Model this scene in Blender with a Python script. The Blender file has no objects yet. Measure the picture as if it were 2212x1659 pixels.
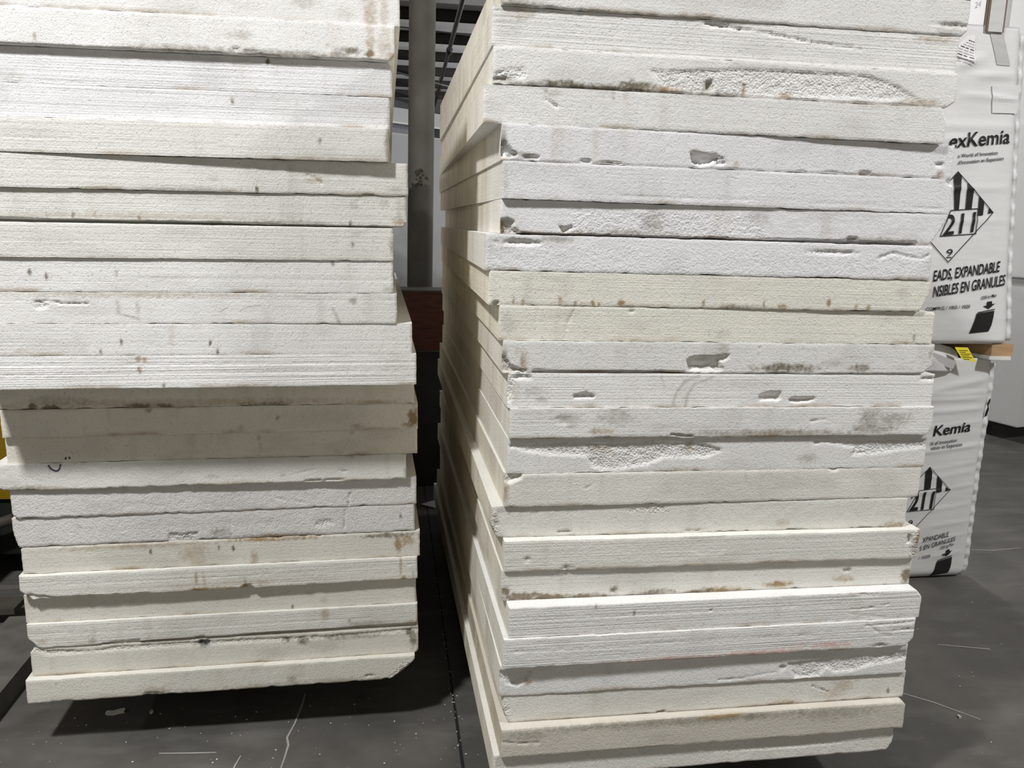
import bpy, bmesh, math, random
import numpy as np
from mathutils import Matrix, Vector
sc = bpy.context.scene
C = sc.collection
random.seed(7)
# ------------------------------------------------------------------ camera, world, lamps, exposure
cam_d = bpy.data.cameras.new('camera'); cam = bpy.data.objects.new('camera', cam_d); C.objects.link(cam)
RIGHT, DOWN, FWD = (0.988775, -0.147027, 0.026573), (-0.002279, -0.192677, -0.981260), (0.149392, 0.970185, -0.190849)
cam.matrix_world = Matrix(((RIGHT[0], -DOWN[0], -FWD[0], 0), (RIGHT[1], -DOWN[1], -FWD[1], 0), (RIGHT[2], -DOWN[2], -FWD[2], 1.70), (0, 0, 0, 1)))
cam_d.sensor_width = 36; cam_d.lens = 28.8869; cam_d.clip_start = .05; cam_d.clip_end = 200
sc.camera = cam
sc.cycles.diffuse_bounces = 10; sc.cycles.max_bounces = 14
sc.view_settings.view_transform = 'Standard'; sc.view_settings.look = 'None'
sc.view_settings.gamma = 1; sc.view_settings.exposure = 0.0; sc.view_settings.use_curve_mapping = False
w = bpy.data.worlds.new('hall_light'); sc.world = w; w.use_nodes = True
w.node_tree.nodes['Background'].inputs[0].default_value = (1.0, .93, .80, 1)
w.node_tree.nodes['Background'].inputs[1].default_value = .31
LAMPS = [(-1.9, .3, 5.15, 285), (4.2, .3, 4.8, 220), (3.2, 7.2, 4.8, 100), (-9.5, 1.5, 4.8, 160), (6.5, 20, 4.2, 1300), (-6.5, 24, 4.2, 900)]
def lamp_light(x, y, z, power):
    d = bpy.data.lights.new('lamp_light', 'POINT' if y > 10 else 'AREA')   # the far ones are added out of view to brighten the roof
    if y > 10: d.shadow_soft_size = .1
    else: d.shape = 'DISK'; d.size = .42
    d.energy = power; d.color = (1, .995, .985)
    o = bpy.data.objects.new('lamp_light', d); C.objects.link(o); o.location = (x, y, z); return o
LIGHTS = [lamp_light(*l) for l in LAMPS]
POSE = {
 'R1': (0.8771, 2.0657, -0.00279, 2.2083, 0.0900),
 'R2': (0.8577, 2.0712, -0.01034, 2.1175, 0.0909),
 'R3': (0.8609, 2.0626, -0.01322, 2.0295, 0.0879),
 'R4': (0.8397, 2.0629, -0.01849, 1.9392, 0.0903),
 'R5': (0.8852, 2.0665, 0.00081, 1.8517, 0.0875),
 'R6': (0.8894, 2.0647, -0.00045, 1.7600, 0.0917),
 'R7': (0.8887, 2.0712, -0.01138, 1.6744, 0.0856),
 'R8': (0.8526, 2.0708, -0.01728, 1.5820, 0.0924),
 'R9': (0.8629, 2.0725, -0.01498, 1.4948, 0.0872),
 'R10': (0.8918, 2.0759, -0.00504, 1.4039, 0.0909),
 'R11': (0.9027, 2.0723, 0.00040, 1.3189, 0.0851),
 'R12': (0.9175, 2.0733, 0.00449, 1.2266, 0.0923),
 'R13': (0.9237, 2.0668, 0.00419, 1.1431, 0.0835),
 'R14': (0.9211, 2.0765, 0.00538, 1.0463, 0.0968),
 'R15': (0.9149, 2.0741, 0.00888, 0.9548, 0.0915),
 'R16': (0.8825, 2.0782, -0.00092, 0.8657, 0.0891),
 'R17': (0.9161, 2.0511, 0.00311, 0.7785, 0.0872),
 'R18': (0.9116, 2.0623, 0.00660, 0.6917, 0.0868),
 'R19': (0.9275, 2.0182, 0.01176, 0.6053, 0.0864),
 'R20': (0.9144, 2.0121, 0.01300, 0.5165, 0.0887),
 'R21': (0.9091, 2.0292, 0.00449, 0.4256, 0.0909),
 'R22': (0.9186, 2.0347, 0.00778, 0.3410, 0.0846),
 'R23': (0.9130, 2.0056, 0.01351, 0.2549, 0.0862),
 'R24': (0.8954, 2.0208, 0.01285, 0.1709, 0.0840),
 'L1': (-0.5751, 2.3717, 0.00255, 2.2091, 0.0900),
 'L2': (-0.5891, 2.3680, -0.00154, 2.1169, 0.0921),
 'L3': (-0.5950, 2.3854, -0.00352, 2.0263, 0.0907),
 'L4': (-0.6013, 2.3852, -0.00155, 1.9427, 0.0836),
 'L5': (-0.6078, 2.3731, -0.01153, 1.8540, 0.0886),
 'L6': (-0.5513, 2.3862, 0.01419, 1.7646, 0.0894),
 'L7': (-0.5561, 2.3933, 0.00971, 1.6753, 0.0893),
 'L8': (-0.5927, 2.3930, 0.00740, 1.5822, 0.0931),
 'L9': (-0.5927, 2.3991, 0.00376, 1.4898, 0.0923),
 'L10': (-0.5822, 2.3995, 0.00224, 1.4027, 0.0872),
 'L11': (-0.5378, 2.3993, 0.01088, 1.3136, 0.0891),
 'L12': (-0.5254, 2.3984, 0.00837, 1.2205, 0.0931),
 'L13': (-0.5271, 2.5454, 0.01133, 1.1314, 0.0891),
 'L14': (-0.5149, 2.5463, 0.01459, 1.0471, 0.0843),
 'L15': (-0.5156, 2.5612, 0.01006, 0.9630, 0.0841),
 'L16': (-0.5511, 2.5536, 0.01256, 0.8786, 0.0844),
 'L17': (-0.5169, 2.5703, 0.02017, 0.7873, 0.0914),
 'L18': (-0.5224, 2.5751, 0.01629, 0.6936, 0.0937),
 'L19': (-0.5053, 2.5765, 0.01453, 0.6052, 0.0884),
 'L20': (-0.5131, 2.5647, 0.01884, 0.5265, 0.0787),
 'L21': (-0.5170, 2.5896, 0.01055, 0.4347, 0.0918),
 'L22': (-0.5118, 2.5778, 0.01045, 0.3517, 0.0830),
 'L23': (-0.5084, 2.5812, 0.01089, 0.2553, 0.0964),
 'L24': (-0.5205, 2.5584, 0.01191, 0.1746, 0.0807),
}
TILT = {"R": -0.00334, "L": 0.00873}
WEAR = {
'R1':[('bl',560,26,64.0,7.7,5,0),('di','d',567,18,51.2,15.4,0.35),('di','d',-568,7,76.8,6.4,0.5),('di','r',-130,-1,76.8,6.4,0.5),('di','r',375,5,76.8,6.4,0.4),('cut','BR',15,18)],
'R2':[('di','r',-538,76,28.4,18.1,0.35),('gr',6.5,8,((-75,83),(-36,79),(13,74))),('gr',3.9,5,((13,74),(74,70),(211,54),(338,46))),('bl',-54,81,36.1,9.0,4,1),('di','r',539,81,64.5,10.3,0.5)],
'R3':[('dep',3,0.8,((-225,58),(-177,54),(-106,60),(14,69),(111,71),(210,72),(298,73),(362,70),(415,57),(448,48),(511,15),(395,11),(142,5),(19,4),(-102,4),(-175,10),(-212,37))),('dep',2.5,0.9,((-607,27),(-581,36),(-531,44),(-526,21),(-558,8),(-605,7))),('bl',-592,10,25.4,10.2,6,1),('di','d',-449,7,50.8,8.9,1.0),('di','d',-423,12,17.8,10.2,1.0),('di','d',-258,14,57.1,11.4,1.0),('di','d',-265,23,10.2,8.9,1.0),('di','d',-351,4,190.5,6.3,0.9),('di','r',-174,7,63.5,7.6,0.7),('di','d',-48,4,76.2,7.6,0.6),('bl',-66,22,16.5,19.1,9,0),('di','d',-66,21,11.4,17.8,0.5),('di','r',26,22,7.6,20.3,0.8),('di','r',142,7,27.9,6.3,0.6),('di','r',511,10,63.5,8.9,0.6),('di','d',-586,10,31.8,10.2,0.6),('cut','BR',28,18)],
'R4':[('gr',3.2,5,((-459,63),(-443,55),(-428,46))),('di','d',-433,78,27.9,10.2,0.3),('cut','TR',18,38),('di','r',-288,80,5.1,15.2,0.3),('di','r',-256,83,7.6,17.8,0.35),('di','d',-456,84,10.2,6.3,0.4),('di','r',416,91,152.4,6.3,0.3)],
'R5':[('dep',22,0,((-613,59),(-599,45),(-585,27),(-562,13),(-601,2),(-612,2))),('bl',-532,10,25.6,5.1,10,0),('bl',-397,6,20.5,5.1,8,0),('bl',-331,4,32.0,3.8,6,0),('dep',24,0,((-128,41),(-110,44),(-88,38),(-60,36),(-34,29),(-58,18),(-76,10),(-98,3),(-117,13),(-124,26))),('bl',-44,16,15.4,7.7,12,1),('bl',183,0,12.8,5.1,10,0),('dep',11,0,((244,4),(267,7),(300,4),(333,0),(242,-5))),('bl',356,5,17.9,7.7,12,0),('di','r',572,9,12.8,12.8,0.7),('bl',569,36,15.4,7.7,5,1),('di','r',-1,8,7.7,15.4,0.4),('di','d',-566,14,32.0,10.2,0.5),('di','d',-608,50,10.2,38.4,0.5)],
'R6':[('bl',602,85,15.4,10.2,8,1),('gr',2.6,1.5,((-296,16),(140,19),(592,12))),('di','d',-604,43,10.2,51.2,0.25)],
'R7':[('dep',14,1,((-610,34),(-587,40),(-573,32),(-577,18),(-563,6),(-551,-2),(-610,-4))),('di','r',-604,16,17.9,23.0,0.7),('dep',14,0,((-462,25),(-442,21),(-431,28),(-420,21),(-432,12),(-449,1))),('torn',0.5,((-423,65),(-229,68),(71,66),(101,7),(-225,2),(-432,4))),('di','d',-213,40,33.3,30.7,0.4),('di','d',-275,9,153.6,10.2,0.45),('di','d',71,60,38.4,23.0,0.3),('cut','BR',49,79),('dep',8,0,((313,4),(325,17),(348,18),(363,6))),('di','d',416,10,140.8,9.0,0.5),('slot',30,((-557,3),(-101,2),(524,8),(525,-5),(-557,-7)))],
'R8':[('bl',-526,72,61.4,9.0,9,0),('di','d',-431,83,51.2,3.8,0.5),('torn',0.28,((-608,68),(-188,73),(191,65),(602,69),(610,7),(-183,0),(-606,2))),('gr',7.7,4,((455,58),(494,71),(528,64),(576,56),(595,67))),('bl',321,68,89.6,7.7,4,1),('cut','TR',5,10)],
'R9':[('di','r',-544,13,3.8,10.2,0.9),('di','r',-520,6,5.1,7.7,0.8),('di','r',-423,13,3.8,11.5,0.9),('di','r',-383,5,3.8,7.7,0.7),('di','r',-337,8,3.8,10.2,0.9),('di','r',-320,4,3.8,6.4,0.9),('di','r',-260,10,10.2,11.5,1.0),('di','r',-37,14,3.8,11.5,0.7),('di','d',130,13,3.8,11.5,0.8),('di','r',183,6,15.4,5.1,0.7),('di','r',314,20,6.4,12.8,0.8),('di','r',395,10,3.8,7.7,0.7),('di','r',429,10,10.2,7.7,0.7),('di','d',526,50,20.5,15.4,0.35),('di','d',67,-1,76.8,5.1,0.6),('cut','BR',28,64),('bl',-591,4,9.0,6.4,12,0)],
'R10':[('gr',2.6,2,((-510,81),(-515,1))),('gr',5.1,2.5,((-415,83),(-431,44),(-434,4))),('di','d',-583,42,32.0,32.0,0.25),('di','d',553,18,5.1,9.0,0.9),('bl',-260,80,10.2,3.8,5,0),('cut','TR',6,6),('di','d',-7,22,25.6,12.8,0.2)],
'R11':[('dep',18,1,((-618,66),(-608,54),(-602,37),(-590,22),(-562,11),(-531,4),(-616,3))),('di','d',-607,38,12.9,32.2,0.6),('di','r',-556,32,12.9,31.0,0.6),('di','r',-575,56,7.7,15.5,0.3),('dep',22,0,((-114,41),(-93,47),(-41,50),(7,54),(2,40),(-19,30),(-9,10),(-37,3),(-106,8))),('di','d',174,17,103.2,12.9,0.9),('di','d',392,18,36.1,12.9,0.7),('di','d',308,30,38.7,12.9,0.3),('di','d',-17,79,25.8,38.7,0.3),('di','d',597,58,7.7,15.5,0.5),('cut','BR',34,26),('gr',2.6,3,((88,73),(91,10))),('slot',20,((-531,8),(-116,4),(-115,-6),(-531,-4)))],
'R12':[('torn',1.0,((-614,90),(-576,86),(-591,63),(-600,14),(-612,2))),('bl',-608,45,12.9,45.1,8,1),('bl',-576,82,36.1,7.7,5,1),('dep',16,0,((-437,35),(-405,41),(-398,44),(-392,36),(-377,36),(-375,25),(-432,24))),('di','d',-538,45,31.0,18.1,0.3),('di','d',-519,24,18.1,7.7,0.35),('st',9.0,0.45,((-160,0),(-152,38),(-131,70),(-90,86))),('st',9.0,0.4,((-124,0),(-118,36),(-102,64),(-51,83))),('st',5.2,0.4,((-197,86),(-184,53))),('dep',18,0,((82,33),(99,40),(123,43),(150,42),(149,25),(142,16),(87,17))),('dep',17,0,((172,23),(184,27),(208,28),(250,28),(251,19),(231,13),(200,9),(177,14))),('bl',587,80,28.4,6.5,5,1),('di','r',-587,45,12.9,38.7,0.2),('di','d',30,64,129.0,12.9,0.15)],
'R13':[('di','d',-456,55,41.3,18.1,0.3),('di','d',-443,38,18.1,7.7,0.4),('di','d',-324,60,51.6,28.4,0.35),('di','r',-360,20,33.5,9.0,0.6),('bl',-462,51,32.2,15.5,2,0),('dep',12,0,((-172,3),(-167,13),(-140,10),(-107,7),(-100,-1))),('di','d',414,45,38.7,38.7,0.5),('di','d',424,22,77.4,18.1,0.55),('di','d',484,49,64.5,20.6,0.45),('di','d',100,12,258.0,9.0,0.6),('di','d',-501,80,12.9,12.9,0.2),('cut','BR',15,31),('gr',3.9,3,((236,44),(281,50)))],
'R14':[('dep',4,1,((-607,84),(-480,86),(-353,82),(-224,86),(-93,82),(-52,75),(-4,58),(-49,38),(-129,39),(-182,35),(-220,21),(-285,9),(-350,6),(-378,17),(-395,45),(-504,51),(-567,63),(-607,74))),('dep',4,1,((254,82),(402,83),(618,83),(621,61),(520,49),(435,38),(371,37),(383,59))),('di','d',245,31,31.0,15.5,0.4),('di','r',-353,66,51.6,15.5,0.3),('bl',268,78,12.9,7.7,6,1),('di','r',-105,69,12.9,25.8,0.5)],
'R15':[('dep',18,1,((-615,96),(-559,95),(-562,79),(-582,71),(-599,65),(-614,73))),('di','r',-606,47,10.3,45.1,0.6),('di','d',69,66,7.7,12.9,0.25),('gr',2.6,2.5,((-387,49),(-362,65))),('bl',332,88,18.1,5.2,5,0),('di','d',138,71,25.8,15.5,0.15)],
'R16':[('cut','BL',17,39),('torn',1.0,((-617,82),(-598,81),(-584,15),(-609,16))),('di','d',-598,55,10.4,20.8,0.4),('di','r',571,8,36.4,6.5,0.7),('di','r',226,21,26.0,13.0,0.3),('bl',-406,13,26.0,3.9,6,0),('bl',-35,6,39.0,3.9,5,0),('bl',-173,72,78.0,13.0,1,1),('cut','BR',6,10)],
'R17':[('bl',-547,33,14.0,11.4,2.5,0.8),('bl',-435,5,21.6,8.9,3.5,0.8),('dep',1.2,0,((-91,85),(14,88),(17,44),(-6,28),(-61,30),(-89,45))),('di','r',607,58,7.6,27.9,0.9),('di','d',599,36,15.2,31.8,0.5),('torn',1.0,((567,83),(613,84),(615,-1),(585,1))),('bl',577,58,10.2,17.8,6,1)],
'R18':[('di','m',-548,10,61.9,12.9,1.3),('di','m',-477,4,77.4,7.7,1.2),('di','m',-597,27,12.9,18.1,1.0),('di','m',-366,-2,64.5,5.2,0.9),('di','d',-293,21,11.6,5.2,0.9),('di','m',-173,6,64.5,6.5,0.9),('di','r',25,5,77.4,6.5,0.8),('di','m',-29,0,38.7,5.2,0.8),('di','r',193,16,51.6,9.0,0.9),('di','r',393,25,38.7,7.7,0.6),('di','m',595,29,16.8,25.8,1.2),('bl',405,48,18.1,11.6,5,0),('di','d',405,42,15.5,6.5,0.4),('st',5.2,0.3,((-301,66),(-274,17)))],
'R19':[('gr',3.8,3,((382,34),(433,37),(505,46))),('gr',3.8,2,((379,22),(450,13),(503,3))),('bl',428,79,50.0,6.2,2,0.8),('di','r',384,82,15.0,5.0,0.4),('cut','TR',20,22),('bl',-39,54,6.2,5.0,4,0),('di','d',-370,83,5.0,5.0,0.8),('di','d',-261,56,3.8,3.8,0.9),('gr',2.5,1.5,((-545,52),(-221,52),(330,53)))],
'R20':[('gr',6.2,3.5,((449,74),(537,75),(603,80))),('gr',5.0,2.5,((463,73),(496,48),(534,35))),('gr',3.8,3,((539,54),(610,56))),('bl',501,8,31.2,7.5,5,0),('di','p',339,20,75.0,10.0,0.7),('di','p',127,8,150.0,7.5,0.8),('di','p',-135,4,200.0,8.8,0.6),('di','p',239,16,50.0,22.5,0.3),('cut','BR',28,30),('di','p',-208,21,3.8,37.5,0.3),('gr',2.5,1.5,((-581,53),(-205,56),(278,57)))],
'R21':[('dep',9,0.9,((-614,76),(-519,71),(-531,44),(-561,26),(-593,39),(-613,54))),('di','r',-531,38,12.6,5.0,0.6),('dep',4,0.9,((229,53),(293,57),(372,61),(444,69),(606,73),(610,43),(493,29),(436,15),(377,15),(354,30),(335,3),(257,0))),('gr',6.3,2.5,((24,11),(91,12),(146,20),(217,27))),('bl',216,39,15.1,10.1,5,1)],
'R22':[('cut','BL',18,51),('torn',1.0,((-621,61),(-592,59),(-588,0),(-614,1))),('di','r',406,51,38.1,22.9,0.4),('di','r',235,6,43.2,10.2,0.7),('di','r',372,24,50.8,15.2,0.35),('bl',-149,3,17.8,5.1,10,0),('gr',5.1,4,((310,55),(364,32))),('di','r',-457,14,76.2,7.6,0.2),('di','d',556,24,5.1,5.1,0.9),('di','r',193,-2,15.2,7.6,0.6)],
'R23':[('di','d',-26,78,525.0,17.5,0.5),('di','r',29,81,75.0,10.0,0.6),('di','d',-535,64,62.5,15.0,0.4),('gr',6.2,3,((-605,50),(-560,43),(-502,41))),('cut','TR',10,12),('di','d',375,67,150.0,25.0,0.35),('bl',-321,-18,50.0,5.0,4,0)],
'R24':[('bl',265,45,252.0,8.8,2.5,0.8),('cut','BR',20,38)],
'L1':[('di','r',531,33,19.8,49.6,0.5),('di','r',568,35,12.4,49.6,0.35),('di','d',363,47,37.2,18.6,0.25),('di','d',464,23,24.8,24.8,0.2)],
'L2':[('di','r',545,48,12.5,56.2,0.5),('di','r',582,44,20.0,50.0,0.35),('gr',2.5,2.5,((440,89),(433,54),(435,24))),('di','d',490,22,37.5,6.2,0.8),('di','d',541,16,15.0,7.5,1.0),('di','d',465,11,31.2,5.0,0.8),('di','d',210,49,37.5,12.5,0.3),('di','d',303,8,200.0,6.2,0.6),('di','r',-294,21,3.8,10.0,0.6),('di','r',600,15,25.0,12.5,0.5),('bl',197,14,15.0,6.2,5,1),('bl',232,8,18.8,3.8,5,0),('cut','BR',15,18),('di','d',69,8,175.0,6.2,0.5)],
'L3':[('cut','TR',11,13),('di','d',280,80,3.8,6.3,1.0),('di','d',-363,20,37.8,20.2,0.2),('gr',2.5,1.5,((-387,1),(-152,4)))],
'L4':[('gr',2.5,1.5,((-292,84),(-146,85))),('di','d',606,21,10.0,17.5,0.3),('di','d',192,60,3.8,3.8,0.9)],
'L5':[('gr',2.5,1,((-382,36),(-156,34),(159,32))),('di','d',606,49,7.5,37.5,0.4),('di','d',426,49,2.5,3.8,0.9),('di','d',-314,50,75.0,12.5,0.15)],
'L6':[('gr',5.0,5,((332,51),(353,44),(372,29))),('di','r',353,39,25.0,11.2,0.45),('di','d',84,35,20.0,10.0,0.2),('di','d',575,17,31.2,10.0,0.25),('di','d',198,8,3.8,6.2,0.9),('di','d',11,6,150.0,6.2,0.3),('bl',498,-2,25.0,3.8,8,0)],
'L7':[('cut','BR',15,15),('di','r',586,17,22.5,12.5,0.5),('gr',5.0,1.5,((445,50),(460,65),(481,76))),('di','d',464,59,17.5,12.5,0.3),('di','d',547,70,17.5,12.5,0.25),('di','r',-341,22,3.8,10.0,0.6),('di','d',-276,21,3.8,10.0,0.9),('di','r',-220,22,3.8,7.5,0.5),('di','r',-109,14,6.2,6.2,0.7),('di','r',95,14,12.5,10.0,0.4),('di','d',453,10,5.0,7.5,0.7),('di','r',-109,21,350.0,6.2,0.3),('di','d',292,9,112.5,3.8,0.5),('di','d',592,55,15.0,43.8,0.25),('slot',45,((-545,9),(107,5),(596,1),(596,-13),(-547,-4)))],
'L8':[('di','d',603,44,6.3,25.2,0.4),('di','d',506,75,22.7,10.1,0.2),('di','d',495,43,2.5,2.5,1.0),('di','d',-305,44,75.6,25.2,0.12)],
'L9':[('gr',3.8,2,((-130,64),(-140,49))),('di','d',-140,51,5.0,11.3,0.5),('di','d',-361,52,3.8,3.8,1.0),('di','d',-320,40,3.8,3.8,0.9),('di','d',441,85,6.3,6.3,0.6),('gr',2.5,1,((-84,37),(596,37))),('di','d',596,11,17.6,7.6,0.3)],
'L10':[('gr',5.0,7,((-366,59),(-336,62),(-301,56),(-230,55))),('bl',-351,49,20.2,11.3,4,1),('di','d',-153,47,7.6,27.7,0.4),('di','d',-101,43,7.6,25.2,0.3),('st',6.3,0.6,((-146,24),(-124,20),(-100,14))),('di','r',-97,82,378.0,7.6,0.4),('st',8.8,0.55,((427,41),(437,22),(445,1))),('st',3.8,0.4,((170,35),(192,46),(230,54))),('st',3.8,0.4,((117,35),(138,45))),('gr',1.9,1,((-452,64),(25,66),(599,68))),('di','d',483,65,15.1,5.0,0.4),('di','d',526,36,25.2,15.1,0.15)],
'L11':[('di','d',42,34,3.8,3.8,1.0),('di','d',61,11,2.5,3.8,0.9),('di','d',-194,39,2.5,2.5,0.9),('di','r',-448,15,25.2,10.1,0.25),('di','d',-249,11,3.8,3.8,0.8),('gr',1.9,1,((-505,38),(-26,29))),('di','r',175,5,50.4,5.0,0.3)],
'L12':[('di','r',-163,84,8.8,6.2,0.9),('di','r',-149,80,7.5,7.5,0.8),('di','r',-163,51,6.2,6.2,0.9),('di','d',-101,2,2.5,5.0,1.0),('gr',2.5,1.6,((-523,67),(-40,68),(607,68))),('gr',2.5,1.6,((-525,39),(-42,42),(607,40)))],
'L13':[('di','d',-457,4,29.3,5.3,1.2),('di','d',-507,8,13.3,4.0,1.0),('di','d',-212,4,53.2,4.0,1.0),('di','d',-139,3,26.6,4.0,1.1),('di','d',151,-1,79.8,4.0,0.8),('di','r',-79,13,558.6,13.3,0.35),('di','r',473,1,106.4,6.7,0.5),('di','d',-442,25,106.4,16.0,0.3)],
'L14':[('di','r',595,37,17.4,32.2,1.3),('di','r',602,55,9.4,21.4,0.9),('di','d',-198,77,10.7,9.4,0.6),('di','d',178,46,6.7,6.7,0.6),('di','d',67,15,10.7,10.7,0.4),('di','d',417,14,26.8,5.4,0.3),('di','d',318,46,160.8,40.2,0.12),('di','r',583,13,26.8,10.7,0.6)],
'L15':[('di','d',120,64,8.0,13.4,0.35),('di','d',122,34,5.4,24.1,0.3),('di','d',403,73,8.0,8.0,0.3),('di','d',359,13,21.4,16.1,0.2)],
'L16':[('gr',6.7,2.5,((251,27),(287,34),(322,42))),('gr',4.0,3,((397,40),(411,33),(437,32))),('gr',2.7,2,((444,44),(464,67))),('di','d',14,28,26.8,8.0,0.25),('di','d',-244,9,26.8,10.7,0.2),('di','d',223,27,10.7,5.4,0.3),('di','r',96,-5,80.4,6.7,0.4),('bl',322,5,40.2,5.4,6,0),('bl',379,6,40.2,4.0,6,0),('cut','BL',32,13),('di','d',-519,9,80.4,5.4,0.6),('di','d',605,24,5.4,16.1,0.3),('di','d',438,83,10.7,6.7,0.4)],
'L17':[('torn',0.3,((-611,81),(-244,74),(2,68),(609,69),(609,7),(0,-1),(-610,0))),('gr',3.4,5,((397,47),(389,3))),('gr',2.7,2,((156,38),(198,30))),('gr',2.7,2,((227,25),(258,15))),('gr',2.7,1.5,((-246,36),(-165,22))),('di','d',-299,42,107.2,13.4,0.12),('cut','BL',16,16)],
'L18':[('torn',0.33,((-611,80),(4,81),(606,90),(606,10),(1,6),(-609,5))),('gr',4.1,5,((388,87),(379,8))),('dep',4,1,((-160,26),(-70,28),(-70,-6),(-164,-4))),('gr',2.7,3,((30,59),(29,5))),('di','d',-6,22,37.8,18.9,0.45),('cut','BL',14,54),('gr',2.7,2,((570,76),(558,4))),('di','d',564,52,4.1,4.1,0.8),('bl',317,39,40.5,16.2,3,1),('di','d',157,-1,135.0,4.1,0.5)],
'L19':[('di','r',538,45,13.5,29.7,0.9),('di','r',568,55,24.3,18.9,0.7),('di','r',80,11,13.5,35.1,0.6),('di','r',-103,52,54.0,35.1,0.4),('di','r',-268,76,243.0,10.8,0.45),('di','r',154,82,162.0,9.5,0.8),('bl',154,88,16.2,5.4,14,0),('bl',234,88,16.2,4.1,12,0),('bl',285,87,13.5,4.1,10,0),('di','d',17,55,2.7,4.1,1.0),('di','d',-233,55,2.7,2.7,1.0),('di','d',-27,58,2.7,2.7,0.9),('di','d',507,77,81.0,5.4,0.9),('di','r',-91,1,27.0,29.7,0.35),('cut','TL',8,8)],
'L20':[('di','r',-91,42,5.4,34.8,0.6),('di','r',-68,40,5.4,26.8,0.5),('di','r',-91,-2,16.1,6.7,0.9),('di','r',58,14,6.7,26.8,0.6),('di','r',51,2,13.4,6.7,1.2),('di','r',113,17,26.8,13.4,0.4),('dep',10,0,((43,-11),(55,11),(73,13),(89,-4),(89,-17))),('di','r',554,46,4.0,37.5,0.7),('di','r',564,1,10.7,5.4,1.0),('di','d',596,19,2.7,18.8,0.5),('di','r',-28,-9,80.4,5.4,0.6),('cut','BL',35,32),('di','r',-13,21,402.0,13.4,0.2),('dep',5,0,((-614,8),(-587,21),(-508,6),(-333,0),(-334,-16),(-536,-9))),('gr',2.0,1.2,((-505,47),(17,43),(591,52)))],
'L21':[('di','r',262,49,19.0,6.8,0.3),('di','r',307,25,13.6,13.6,0.25),('di','d',205,5,2.7,2.7,0.9)],
'L22':[('cut','BL',35,40),('di','r',302,66,16.2,29.7,0.4),('di','r',-566,21,16.2,10.8,0.5),('di','r',591,15,27.0,8.1,0.6),('di','d',452,24,81.0,6.8,0.4),('dep',14,0,((-447,-3),(-363,10),(-280,13),(-275,2),(-239,-21))),('dep',14,0,((-167,0),(-110,9),(-78,15),(-74,0),(-75,-16),(-168,-18))),('di','d',-418,15,18.9,6.8,0.4),('gr',2.7,1.5,((-598,48),(-137,42),(452,41))),('di','d',384,36,4.1,10.8,0.6),('slot',20,((-280,4),(606,14),(606,-1),(-281,-15)))],
'L23':[('dep',3.5,0.8,((-607,96),(-425,80),(-355,91),(-271,92),(147,87),(297,83),(609,93),(609,76),(296,70),(-29,72),(-286,73),(-563,70))),('di','k',-86,79,27.0,13.5,0.45),('bl',-86,83,24.3,10.8,8,1),('di','d',229,66,21.6,18.9,0.9),('di','d',177,75,18.9,8.1,0.7),('di','d',592,50,12.2,37.8,0.8),('di','d',580,76,16.2,13.5,0.9),('di','d',387,72,135.0,6.8,0.6),('di','d',146,30,81.0,27.0,0.2),('di','d',296,45,81.0,27.0,0.2),('cut','TL',14,14),('cut','BR',8,8)],
'L24':[('cut','BR',83,67),('torn',1.0,((522,21),(568,60),(612,65),(612,-12),(518,-13))),('di','d',203,23,18.8,21.4,0.45),('di','d',232,9,268.0,10.7,0.4),('di','r',-233,21,53.6,13.4,0.35),('bl',-234,4,40.2,10.7,4,1),('bl',460,17,24.1,5.4,4,1),('di','d',-304,10,294.8,10.7,0.3),('bl',-277,-12,26.8,4.0,8,0)],
}
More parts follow.
